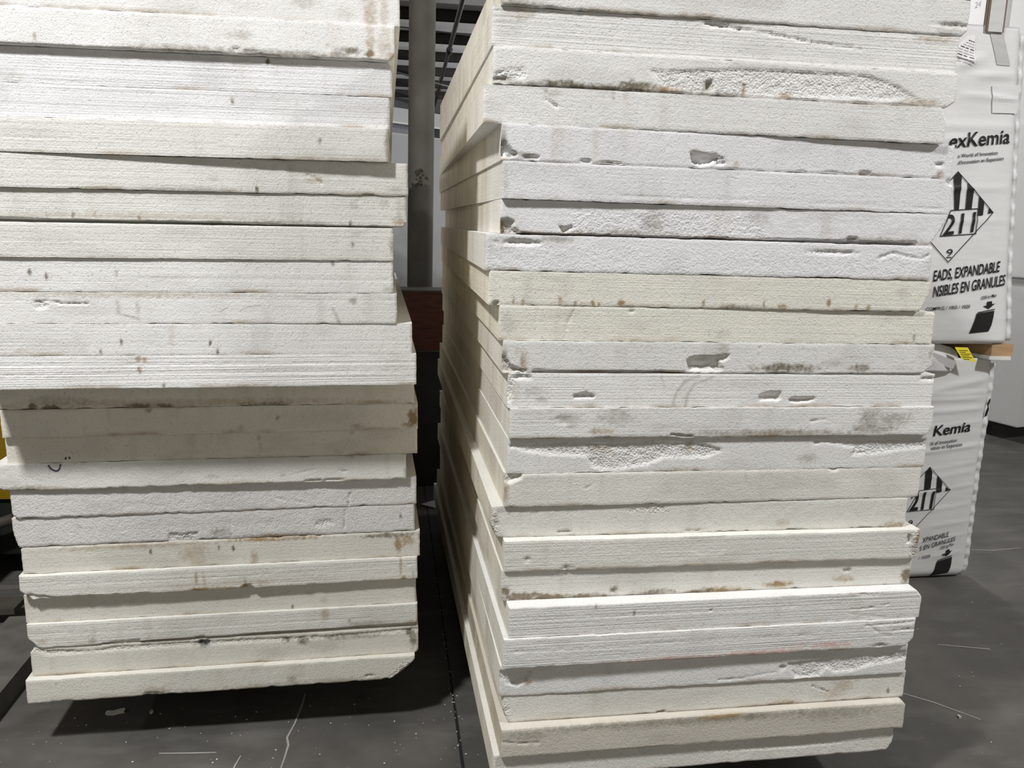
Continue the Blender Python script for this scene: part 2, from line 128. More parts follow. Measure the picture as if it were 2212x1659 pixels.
UPPER_PRINT = [
 ('text', 'exKemia', ((2.4463, 2.0797), (2.7466, 2.1144), (2.4446, 2.1427)), 0.014),
 ('text', 'a World of Innovation', ((2.4947, 2.0408), (2.6924, 2.0633), (2.4942, 2.0567)), 0.012),
 ('text', "d'Innovation en Expansion", ((2.4988, 2.012), (2.7259, 2.0404), (2.4983, 2.028)), 0.012),
 ('diamond', ((2.5054, 1.9814), (2.7074, 1.8099), (2.5134, 1.5833), (2.3132, 1.7601)), 0.0038),
 ('poly', ((2.487, 1.9561), (2.5061, 1.9785), (2.5268, 1.9618), (2.5316, 1.8168), (2.5096, 1.8139))),
 ('poly', ((2.5581, 1.9375), (2.5944, 1.9071), (2.594, 1.8213), (2.5638, 1.8186))),
 ('poly', ((2.6243, 1.8837), (2.6549, 1.8537), (2.656, 1.7958), (2.6291, 1.7938))),
 ('poly', ((2.683, 1.831), (2.7075, 1.8093), (2.6817, 1.8033))),
 ('loop', ((2.4924, 1.8126), (2.628, 1.8249), (2.633, 1.7132), (2.4585, 1.6982)), 0.0036),
 ('text', '211', ((2.4691, 1.7027), (2.6189, 1.7219), (2.4701, 1.795)), 0.012),
 ('text', '9', ((2.4994, 1.6091), (2.529, 1.6128), (2.4994, 1.6424)), 0.0),
 ('poly', ((2.5003, 1.606), (2.5272, 1.6075), (2.5277, 1.6043), (2.5008, 1.6024))),
 ('text', 'EADS, EXPANDABLE', ((2.4512, 1.4962), (2.7841, 1.5452), (2.45, 1.5465)), 0.016),
 ('text', 'NSIBLES EN GRANULES', ((2.4633, 1.4246), (2.8245, 1.4842), (2.462, 1.4753)), 0.016),
 ('text', '1058 kg Max', ((2.7066, 1.4151), (2.7886, 1.4312), (2.706, 1.4311)), 0.01),
 ('text', 'COMPKG / 1905 / 1020', ((2.437, 1.3605), (2.6577, 1.3769), (2.4366, 1.3767)), 0.01),
 ('poly', ((2.7417, 1.406), (2.767, 1.4096), (2.7712, 1.3956), (2.7877, 1.3996), (2.756, 1.373), (2.7231, 1.3857), (2.7428, 1.3888))),
 ('poly', ((2.701, 1.3574), (2.7895, 1.3743), (2.7901, 1.3706), (2.7015, 1.3537))),
 ('poly', ((2.6968, 1.3508), (2.7878, 1.3654), (2.7878, 1.3349), (2.7847, 1.2972), (2.7746, 1.2678), (2.6759, 1.2576), (2.6846, 1.2869), (2.6926, 1.3199))),
]
LOWER_PRINT = [
 ('text', 'Kemia', ((2.599, 0.7511), (2.7991, 0.7721), (2.6039, 0.8054)), 0.015),
 ('text', 'ld of Innovation', ((2.5905, 0.7048), (2.7319, 0.7204), (2.5899, 0.7234)), 0.006),
 ('text', 'vation en Expansion', ((2.5935, 0.6827), (2.7647, 0.6997), (2.5929, 0.7013)), 0.006),
 ('diamond', ((2.6026, 0.5964), (2.731, 0.4756), (2.5426, 0.2586), (2.4153, 0.3824)), 0.0028),
 ('poly', ((2.5828, 0.578), (2.6035, 0.5951), (2.6193, 0.5711), (2.6201, 0.4864), (2.5879, 0.4808))),
 ('poly', ((2.6491, 0.5505), (2.6813, 0.5185), (2.6809, 0.468), (2.6555, 0.4648))),
 ('poly', ((2.7041, 0.4928), (2.7311, 0.4757), (2.7051, 0.4712))),
 ('loop', ((2.5632, 0.4782), (2.6525, 0.4869), (2.6545, 0.3791), (2.5114, 0.3708)), 0.0026),
 ('text', '211', ((2.5225, 0.376), (2.6436, 0.3848), (2.5254, 0.4688)), 0.02),
 ('text', '9', ((2.5279, 0.2953), (2.5501, 0.2971), (2.5271, 0.3267)), 0.0),
 ('text', 'XPANDABLE', ((2.6172, 0.2065), (2.7579, 0.2335), (2.6165, 0.2321)), 0.004),
 ('text', 'S EN GRANULES', ((2.6106, 0.1615), (2.7997, 0.2079), (2.6098, 0.1872)), 0.004),
 ('text', '1058 kg Max', ((2.7208, 0.1631), (2.797, 0.1834), (2.7202, 0.1803)), 0.0),
 ('text', '/ 1020', ((2.6118, 0.1135), (2.6739, 0.1236), (2.6113, 0.1308)), 0.0),
 ('poly', ((2.7587, 0.1586), (2.7762, 0.1639), (2.78, 0.1514), (2.7949, 0.1561), (2.7658, 0.127), (2.7346, 0.1372), (2.7581, 0.143))),
 ('poly', ((2.7186, 0.1064), (2.7966, 0.1298), (2.7972, 0.1259), (2.7191, 0.1025))),
 ('poly', ((2.7169, 0.0986), (2.7978, 0.1213), (2.7995, 0.0851), (2.798, 0.0621), (2.7899, 0.0326), (2.7002, 0.0131), (2.7065, 0.0359), (2.7129, 0.0587))),
 ('poly', ((2.8997, 0.9375), (2.8886, 0.9286), (2.8774, 0.9062), (2.8828, 0.8886), (2.8773, 0.8711), (2.8714, 0.8385), (2.8867, 0.8449), (2.8945, 0.876), (2.8871, 0.8961), (2.8949, 0.9161))),
]
# ------------------------------------------------------------------ helpers
def tag(o, label=None, cat=None, group=None, kind=None):
    if label: o['label'] = label
    if cat: o['category'] = cat
    if group: o['group'] = group
    if kind: o['kind'] = kind
    return o
def obj(name, verts, faces, m, parent=None, smooth=False):
    me = bpy.data.meshes.new(name); me.from_pydata([tuple(v) for v in verts], [], [tuple(f) for f in faces]); me.update()
    if smooth:
        for p in me.polygons: p.use_smooth = True
    o = bpy.data.objects.new(name, me); C.objects.link(o)
    if m: me.materials.append(m)
    if parent: o.parent = parent
    return o
def bmobj(name, bm, m, parent=None, smooth=False):
    bmesh.ops.recalc_face_normals(bm, faces=bm.faces)
    me = bpy.data.meshes.new(name); bm.to_mesh(me); bm.free()
    if smooth:
        for p in me.polygons: p.use_smooth = True
    o = bpy.data.objects.new(name, me); C.objects.link(o); me.materials.append(m)
    if parent: o.parent = parent
    return o
def empty(name, loc, rz=0):
    o = bpy.data.objects.new(name, None); C.objects.link(o); o.location = loc; o.rotation_euler = (0, 0, rz); o.empty_display_size = .1
    return o
def add_box(bm, lo, hi, bev=0):
    r = bmesh.ops.create_cube(bm, size=1)
    for v in r['verts']:
        v.co = Vector([lo[i] + (v.co[i] + .5) * (hi[i] - lo[i]) for i in range(3)])
    if bev:
        es = list({e for v in r['verts'] for e in v.link_edges})
        bmesh.ops.bevel(bm, geom=es, offset=bev, segments=2, affect='EDGES', profile=.7)
def box(name, lo, hi, m, parent=None, bev=0):
    bm = bmesh.new(); add_box(bm, lo, hi, bev); return bmobj(name, bm, m, parent)
def add_tube(bm, pts, r, n=12, caps=True):
    rings = []; pts = [Vector(p) for p in pts]
    for i, p in enumerate(pts):
        t = (pts[min(i + 1, len(pts) - 1)] - pts[max(i - 1, 0)]).normalized()
        a = t.cross(Vector((0, 0, 1))) if abs(t.z) < .9 else t.cross(Vector((1, 0, 0))); a.normalize(); b = t.cross(a)
        rr = r[i] if isinstance(r, (list, tuple)) else r
        rings.append([bm.verts.new(p + (a * math.cos(2 * math.pi * k / n) + b * math.sin(2 * math.pi * k / n)) * rr) for k in range(n)])
    for i in range(len(rings) - 1):
        for k in range(n): bm.faces.new((rings[i][k], rings[i][(k + 1) % n], rings[i + 1][(k + 1) % n], rings[i + 1][k]))
    if caps: bm.faces.new(rings[0]); bm.faces.new(rings[-1][::-1])
def tube(name, pts, r, m, parent=None, n=12):
    bm = bmesh.new(); add_tube(bm, pts, r, n); return bmobj(name, bm, m, parent, True)
def ribbon(bm, pts, normals, width, th):
    # a strap: centre line pts, side vectors, thickness along normals
    prev = None
    for i, p in enumerate(pts):
        p = Vector(p); t = (Vector(pts[min(i + 1, len(pts) - 1)]) - Vector(pts[max(i - 1, 0)])).normalized()
        nn = Vector(normals[i]).normalized(); s = t.cross(nn).normalized()
        q = [bm.verts.new(p + s * a * width / 2 + nn * b * th / 2) for a, b in ((-1, -1), (1, -1), (1, 1), (-1, 1))]
        if prev:
            for k in range(4): bm.faces.new((prev[k], prev[(k + 1) % 4], q[(k + 1) % 4], q[k]))
        else: bm.faces.new(q[::-1])
        prev = q
    bm.faces.new(prev)
# value noise
_rng = np.random.default_rng(5); _T = _rng.random((256, 256))
def vnoise(x, y, seed=0):
    x = np.asarray(x, float) + seed * 17.13; y = np.asarray(y, float) + seed * 9.71
    xi = np.floor(x).astype(int); yi = np.floor(y).astype(int); fx = x - xi; fy = y - yi
    fx = fx * fx * (3 - 2 * fx); fy = fy * fy * (3 - 2 * fy); T = _T
    a = T[yi & 255, xi & 255]; b = T[yi & 255, (xi + 1) & 255]; c = T[(yi + 1) & 255, xi & 255]; d = T[(yi + 1) & 255, (xi + 1) & 255]
    return (a * (1 - fx) + b * fx) * (1 - fy) + (c * (1 - fx) + d * fx) * fy
def fbm(x, y, seed=0): return (vnoise(x, y, seed) + .5 * vnoise(2 * x, 2 * y, seed + 3) + .25 * vnoise(4 * x, 4 * y, seed + 5)) / 1.75
def sstep(a, b, x):
    t = np.clip((x - a) / (b - a), 0, 1); return t * t * (3 - 2 * t)
def seg_dist(U, V, p, q):
    px, py = p; qx, qy = q; dx, dy = qx - px, qy - py; L2 = dx * dx + dy * dy + 1e-12
    t = np.clip(((U - px) * dx + (V - py) * dy) / L2, 0, 1)
    return np.hypot(U - px - t * dx, V - py - t * dy), t
def poly_sd(U, V, P):
    # signed distance, positive inside
    ins = np.zeros(U.shape, bool); D = np.full(U.shape, 1e9); n = len(P)
    for i in range(n):
        (x1, y1), (x2, y2) = P[i], P[(i + 1) % n]
        c = ((y1 > V) != (y2 > V)) & (U < (x2 - x1) * (V - y1) / ((y2 - y1) or 1e-9) + x1)
        ins ^= c; D = np.minimum(D, seg_dist(U, V, P[i], P[(i + 1) % n])[0])
    return np.where(ins, D, -D)
# ------------------------------------------------------------------ materials
def nodes(m):
    m.use_nodes = True; t = m.node_tree; t.nodes.clear()
    out = t.nodes.new('ShaderNodeOutputMaterial'); b = t.nodes.new('ShaderNodeBsdfPrincipled'); t.links.new(b.outputs[0], out.inputs[0])
    def N(kind, **kw):
        n = t.nodes.new('ShaderNode' + kind)
        for k, v in kw.items():
            if k.startswith('i_'):
                key = k[2:]; key = int(key) if key.isdigit() else key
                n.inputs[key].default_value = v
            else: setattr(n, k, v)
        return n
    def Lk(a, i, b_, j): t.links.new(a.outputs[i], b_.inputs[j])
    return t, b, N, Lk
def ramp(N, *stops):
    r = N('ValToRGB'); e = r.color_ramp.elements
    while len(e) < len(stops): e.new(.5)
    for k, (p, c) in enumerate(stops): e[k].position = p; e[k].color = c if len(c) == 4 else (*c, 1)
    return r
def g3(v): return (v, v, v, 1)
def simple(name, col, rough=.6, metal=0, var=.12, scale=8, bump=0, bscale=60, spec=.4, stretch=(1, 1, 1)):
    m = bpy.data.materials.new(name); t, b, N, Lk = nodes(m)
    tc = N('TexCoord'); mp = N('Mapping'); mp.inputs['Scale'].default_value = stretch; Lk(tc, 'Object', mp, 0)
    nz = N('TexNoise'); nz.inputs['Scale'].default_value = scale; nz.inputs['Detail'].default_value = 6; Lk(mp, 0, nz, 0)
    r = ramp(N, (.25, tuple(c * (1 - var) for c in col)), (.75, tuple(min(1, c * (1 + var)) for c in col))); Lk(nz, 0, r, 0)
    Lk(r, 0, b, 'Base Color'); b.inputs['Roughness'].default_value = rough; b.inputs['Metallic'].default_value = metal; b.inputs['Specular IOR Level'].default_value = spec
    if bump:
        n2 = N('TexNoise'); n2.inputs['Scale'].default_value = bscale; n2.inputs['Detail'].default_value = 4; Lk(mp, 0, n2, 0)
        bp = N('Bump'); bp.inputs['Strength'].default_value = 1; bp.inputs['Distance'].default_value = bump; Lk(n2, 0, bp, 'Height'); Lk(bp, 0, b, 'Normal')
    return m
def foam_material():
    m = bpy.data.materials.new('expanded_foam'); t, b, N, Lk = nodes(m)
    tc = N('TexCoord'); oi = N('ObjectInfo')
    off = N('VectorMath', operation='SCALE'); off.inputs[0].default_value = (37, 11, 23); Lk(oi, 'Random', off, 'Scale')
    P = N('VectorMath', operation='ADD'); Lk(tc, 'Object', P, 0); Lk(off, 0, P, 1)
    def math_(op, a, bb, clamp=False):
        n = N('Math', operation=op, use_clamp=clamp)
        for k, v in ((0, a), (1, bb)):
            if isinstance(v, (int, float)): n.inputs[k].default_value = v
            else: Lk(v[0], v[1], n, k)
        return n
    def noise(scale, detail=4, vec=P, rough=.55):
        n = N('TexNoise'); n.inputs['Scale'].default_value = scale; n.inputs['Detail'].default_value = detail; n.inputs['Roughness'].default_value = rough; Lk(vec, 0, n, 0); return n
    a1 = N('Attribute', attribute_name='stain'); a2 = N('Attribute', attribute_name='stain_more')
    s1 = N('SeparateColor'); Lk(a1, 'Color', s1, 0); s2 = N('SeparateColor'); Lk(a2, 'Color', s2, 0)
    # base tint with faint blotches
    blot = noise(7, 5); br = ramp(N, (.3, g3(.92)), (.7, g3(1.0))); Lk(blot, 0, br, 0)
    mul = N('MixRGB', blend_type='MULTIPLY'); mul.inputs[0].default_value = 1; Lk(oi, 'Color', mul, 1); Lk(br, 0, mul, 2)
    # tiny pits between the beads
    vo = N('TexVoronoi', feature='F1'); vo.inputs['Scale'].default_value = 240; Lk(P, 0, vo, 0)
    pit = noise(190, 2); pr = ramp(N, (.31, g3(.68)), (.38, g3(1))); Lk(pit, 0, pr, 0)
    mul2 = N('MixRGB', blend_type='MULTIPLY'); mul2.inputs[0].default_value = .8; Lk(mul, 0, mul2, 1); Lk(pr, 0, mul2, 2)
    col = mul2
    # grime on the long sides: vertical streaks
    nrm = N('SeparateXYZ'); Lk(tc, 'Normal', nrm, 0); ax = math_('ABSOLUTE', (nrm, 0), 0); side = math_('GREATER_THAN', (ax, 0), .6)
    ms = N('Mapping'); ms.inputs['Scale'].default_value = (1, 4.5, 1.2); Lk(P, 0, ms, 0); sn = noise(1.6, 6, ms); sr = ramp(N, (.46, g3(0)), (.78, g3(1))); Lk(sn, 0, sr, 0)
    sb = noise(2.2, 3); sbr = ramp(N, (.3, g3(.25)), (.7, g3(1))); Lk(sb, 0, sbr, 0)
    sf = math_('MULTIPLY', (sr, 0), (sbr, 0)); sf2 = math_('MULTIPLY', (sf, 0), (side, 0)); sf3 = math_('MULTIPLY', (sf2, 0), .7)
    def over(col, fac, c):
        x = N('MixRGB'); Lk(fac, 0, x, 0); Lk(col, 0, x, 1); x.inputs[2].default_value = (*c, 1); return x
    warm = N('MixRGB', blend_type='MULTIPLY'); Lk(side, 0, warm, 0); Lk(col, 0, warm, 1); warm.inputs[2].default_value = (.99, .955, .87, 1); col = warm
    col = over(col, sf3, (.33, .26, .17))
    # stains painted on the front, broken up by grain
    gr = noise(95, 5, P, .7); gr2 = noise(28, 4)
    def stain(src, i, c, col, k=1.0, lo=.25):
        g = math_('ADD', (gr, 0), (gr2, 0)); g = math_('MULTIPLY', (g, 0), .5); h = math_('ADD', (g, 0), -.5); h = math_('MULTIPLY', (h, 0), 3.2); s = math_('ADD', (h, 0), .8)
        f = math_('MULTIPLY', (src, i), (s, 0), True); f2 = math_('MULTIPLY', (f, 0), k, True); return over(col, f2, c)
    col = stain(s1, 0, (.20, .175, .13), col, 1.0); col = stain(s1, 1, (.33, .225, .105), col, .95)
    col = stain(s2, 0, (.62, .36, .30), col, .8); col = stain(s2, 1, (.17, .125, .07), col, .85); col = stain(s2, 2, (.015, .015, .018), col, 1.6)
    Lk(col, 0, b, 'Base Color'); b.inputs['Roughness'].default_value = .8; b.inputs['Specular IOR Level'].default_value = .25
    # relief: beads, torn beads, hot wire lines
    h0 = math_('MULTIPLY', (vo, 'Distance'), -.5); f1 = noise(120, 3); h1 = math_('MULTIPLY', (f1, 0), .9); h = math_('ADD', (h0, 0), (h1, 0))
    v2 = N('TexVoronoi', feature='F1'); v2.inputs['Scale'].default_value = 170; Lk(P, 0, v2, 0); n2 = noise(75, 3); t0 = math_('MULTIPLY', (v2, 'Distance'), -2.2); t1 = math_('MULTIPLY', (n2, 0), 4.); tt = math_('ADD', (t0, 0), (t1, 0)); tt = math_('MULTIPLY', (tt, 0), (s1, 2)); h = math_('ADD', (h, 0), (tt, 0))
    mw = N('Mapping'); mw.inputs['Scale'].default_value = (2, 2, 240); Lk(P, 0, mw, 0); wn = noise(1, 2, mw); 
    mw2 = N('Mapping'); mw2.inputs['Scale'].default_value = (.7, .7, 60); Lk(P, 0, mw2, 0); wn2 = noise(1, 3, mw2); wa = math_('ADD', (wn, 0), (wn2, 0)); wa = math_('MULTIPLY', (wa, 0), (oi, 'Alpha')); wa = math_('MULTIPLY', (wa, 0), 1.6); h = math_('ADD', (h, 0), (wa, 0))
    bp = N('Bump'); bp.inputs['Strength'].default_value = 1; bp.inputs['Distance'].default_value = .0011; Lk(h, 0, bp, 'Height'); Lk(bp, 0, b, 'Normal')
    return m
FOAM = foam_material()
def floor_material():
    m = bpy.data.materials.new('polished_concrete'); t, b, N, Lk = nodes(m)
    tc = N('TexCoord')
    n1 = N('TexNoise'); n1.inputs['Scale'].default_value = 1.6; n1.inputs['Detail'].default_value = 8; n1.inputs['Roughness'].default_value = .65; Lk(tc, 'Object', n1, 0)
    r1 = ramp(N, (.3, (.060, .057, .052)), (.52, (.098, .094, .086)), (.75, (.140, .134, .122))); Lk(n1, 0, r1, 0)
    mp = N('Mapping'); mp.inputs['Rotation'].default_value = (0, 0, .5); mp.inputs['Scale'].default_value = (2.5, 7, 1); Lk(tc, 'Object', mp, 0)
    n2 = N('TexNoise'); n2.inputs['Scale'].default_value = 1.3; n2.inputs['Detail'].default_value = 7; Lk(mp, 0, n2, 0); r2 = ramp(N, (.52, g3(0)), (.78, g3(.4))); Lk(n2, 0, r2, 0)
    mx = N('MixRGB'); Lk(r2, 0, mx, 0); Lk(r1, 0, mx, 1); mx.inputs[2].default_value = (.21, .205, .19, 1)
    n3 = N('TexNoise'); n3.inputs['Scale'].default_value = 90; n3.inputs['Detail'].default_value = 3; Lk(tc, 'Object', n3, 0); r3 = ramp(N, (.70, g3(0)), (.78, g3(.35))); Lk(n3, 0, r3, 0)
    mx2 = N('MixRGB'); Lk(r3, 0, mx2, 0); Lk(mx, 0, mx2, 1); mx2.inputs[2].default_value = (.4, .39, .37, 1)
    Lk(mx2, 0, b, 'Base Color')
    rr = ramp(N, (.3, g3(.38)), (.7, g3(.62))); Lk(n1, 0, rr, 0); Lk(rr, 0, b, 'Roughness'); b.inputs['Specular IOR Level'].default_value = .35
    return m
def fabric_material(name, col):
    m = bpy.data.materials.new(name); t, b, N, Lk = nodes(m)
    tc = N('TexCoord')
    n1 = N('TexNoise'); n1.inputs['Scale'].default_value = 5; n1.inputs['Detail'].default_value = 4; Lk(tc, 'Object', n1, 0)
    r = ramp(N, (.3, tuple(c * .95 for c in col)), (.7, col)); Lk(n1, 0, r, 0); Lk(r, 0, b, 'Base Color'); b.inputs['Roughness'].default_value = .5
    mp = N('Mapping'); mp.inputs['Scale'].default_value = (400, 400, 400); Lk(tc, 'Object', mp, 0)
    ck = N('TexChecker'); ck.inputs['Scale'].default_value = 1; Lk(mp, 0, ck, 0)
    mp2 = N('Mapping'); mp2.inputs['Scale'].default_value = (3, 3, 20); mp2.inputs['Rotation'].default_value = (0, .12, 0); Lk(tc, 'Object', mp2, 0)
    n2 = N('TexNoise'); n2.inputs['Scale'].default_value = 1.2; n2.inputs['Detail'].default_value = 3; Lk(mp2, 0, n2, 0)
    a = N('Math', operation='MULTIPLY'); a.inputs[1].default_value = 6; Lk(n2, 0, a, 0); s = N('Math', operation='ADD'); Lk(a, 0, s, 0); Lk(ck, 1, s, 1)
    bp = N('Bump'); bp.inputs['Strength'].default_value = .8; bp.inputs['Distance'].default_value = .0006; Lk(s, 0, bp, 'Height'); Lk(bp, 0, b, 'Normal')
    return m
M_FLOOR = floor_material()
M_BAG = fabric_material('woven_bag_white', (.80, .80, .80)); M_STRAP = fabric_material('woven_strap', (.66, .66, .65)); M_PATCH = fabric_material('woven_patch', (.55, .55, .54))
M_INK = simple('black_ink', (.012, .012, .012), .55, var=.1)
M_PEN = simple('dark_blue_ink', (.02, .025, .07), .5, var=.1)
M_GREYINK = simple('grey_pencil', (.5, .5, .52), .8, var=.1)
M_BROWNEDGE = simple('tan_strap_edge', (.17, .13, .095), .8)
M_PAPER = simple('label_paper', (.82, .81, .82), .5, var=.04); M_YELLOW = simple('yellow_tag', (.80, .68, .02), .5, var=.05)
M_WOOD = simple('tan_wood', (.42, .27, .15), .7, var=.18, scale=6, stretch=(1, 1, 12))
M_BENCH = simple('red_brown_wood', (.085, .022, .012), .5, var=.45, scale=5, stretch=(2, 1, 14))
M_DARKWOOD = simple('dark_timber', (.10, .08, .06), .8, var=.3)
M_COLUMN = simple('grey_painted_steel', (.125, .117, .10), .8, var=.25, scale=5, bump=.002, bscale=14)
M_STEEL = simple('dark_steel', (.035, .032, .030), .5, var=.2); M_ROD = simple('galvanised_rod', (.2, .2, .2), .4, .6)
M_ROOF = simple('white_roof_sheet', (.62, .62, .63), .6, var=.06, scale=3)
M_WALL = simple('dim_wall_sheet', (.10, .10, .10), .8)
M_BLOCK = simple('smooth_foam_block', (.74, .74, .73), .8, var=.03, scale=4, bump=.001, bscale=120)
M_CABIN = simple('grey_white_panel', (.48, .49, .50), .6, var=.03); M_GLASS = simple('dark_window_glass', (.012, .012, .014), .12, spec=.6)
M_CURTAIN = simple('hanging_plastic', (.22, .22, .25), .5, var=.3, scale=20, stretch=(8, 8, 1))
M_MYELLOW = simple('yellow_machine_paint', (.24, .145, .004), .45, var=.1); M_RUBBER = simple('black_rubber', (.012, .014, .012), .7)
M_FORK = simple('worn_grey_steel', (.12, .115, .105), .55, var=.25, scale=12); M_FRAME = simple('dusty_grey_steel', (.065, .06, .047), .6, var=.3)
M_CRUMB = simple('foam_crumbs', (.62, .61, .58), .8, var=.05)
M_CHALK = simple('pale_scratch', (.34, .33, .31), .8, var=.2)
M_HOUSING = simple('lamp_housing', (.4, .4, .4), .4, .5)
M_LENS = bpy.data.materials.new('lamp_lens'); _t, _b, _N, _L = nodes(M_LENS); _b.inputs['Emission Color'].default_value = (1, .98, .95, 1); _b.inputs['Emission Strength'].default_value = 8
# ------------------------------------------------------------------ hall
W, L = 1.219, 2.44
FX = (-14, 16); FY = (-6, 28)
fl = obj('floor', [(FX[0], FY[0], 0), (FX[1], FY[0], 0), (FX[1], FY[1], 0), (FX[0], FY[1], 0)], [(0, 1, 2, 3)], M_FLOOR); tag(fl, kind='structure')
ce = obj('ceiling', [(FX[0], FY[0], 5.7), (FX[1], FY[0], 5.7), (FX[1], FY[1], 5.7), (FX[0], FY[1], 5.7)], [(3, 2, 1, 0)], M_ROOF); tag(ce, kind='structure')
wb = obj('wall_back', [(FX[0], 28, 0), (FX[1], 28, 0), (FX[1], 28, 5.7), (FX[0], 28, 5.7)], [(0, 1, 2, 3)], M_WALL); tag(wb, kind='structure')
wl = obj('wall_left_added', [(FX[0], FY[0], 0), (FX[0], 28, 0), (FX[0], 28, 5.7), (FX[0], FY[0], 5.7)], [(0, 1, 2, 3)], M_WALL); tag(wl, kind='structure')  # unseen wall, added to keep fill light off the left side
k = 1
for i in range(-3, 6):
    y = 16.85 + 2.03 * i
    bm = bmesh.new(); add_box(bm, (FX[0], y, 5.49), (FX[1], y + .012, 5.7)); add_box(bm, (FX[0], y, 5.49), (FX[1], y + .05, 5.50)); add_box(bm, (FX[0], y - .06, 5.69), (FX[1], y, 5.7))
    o = bmobj('trim_%d' % k, bm, M_STEEL); tag(o, kind='structure'); k += 1
# floor joint and pale scratches belong to the floor
def floor_strip(name, pts, wd, m, z=.0012, parent=fl):
    vs = []; fs = []
    for i, (x, y) in enumerate(pts):
        a = Vector(pts[max(i - 1, 0)]); b = Vector(pts[min(i + 1, len(pts) - 1)]); t = (b - a).normalized(); n = Vector((-t.y, t.x))
        ww = wd * (.5 + vnoise(i * .9, 3.3, 2)); vs += [(x + n.x * ww / 2, y + n.y * ww / 2, z), (x - n.x * ww / 2, y - n.y * ww / 2, z)]
        if i: fs.append((2 * i - 2, 2 * i - 1, 2 * i + 1, 2 * i))
    return obj(name, vs, fs, m, parent)
floor_strip('floor_joint', [(.2335, y) for y in np.linspace(-1, 9, 40)], .008, M_RUBBER)
floor_strip('pale_scratch', [(-.30, 2.80), (-.305, 2.72), (-.318, 2.62), (-.335, 2.54), (-.326, 2.50), (-.33, 2.44), (-.338, 2.36), (-.342, 2.26)], .006, M_CHALK)
floor_strip('pale_scratch', [(-.73, 2.50), (-.62, 2.49), (-.55, 2.485)], .005, M_CHALK)
floor_strip('pale_scratch', [(-.47, 2.46), (-.48, 2.41), (-.485, 2.36)], .004, M_CHALK)
for pts in ([(1.86, 2.62), (2.0, 2.50), (2.1, 2.38)], [(2.92, 2.98), (3.05, 2.86), (3.2, 2.78)], [(3.0, 3.9), (3.3, 3.84), (3.5, 3.86)], [(3.2, 3.25), (3.35, 3.14)], [(2.75, 2.45), (2.9, 2.36)], [(3.4, 4.9), (3.7, 4.7)], [(2.3, 2.9), (2.5, 2.84)]):
    floor_strip('pale_scratch', pts, .006, M_CHALK)
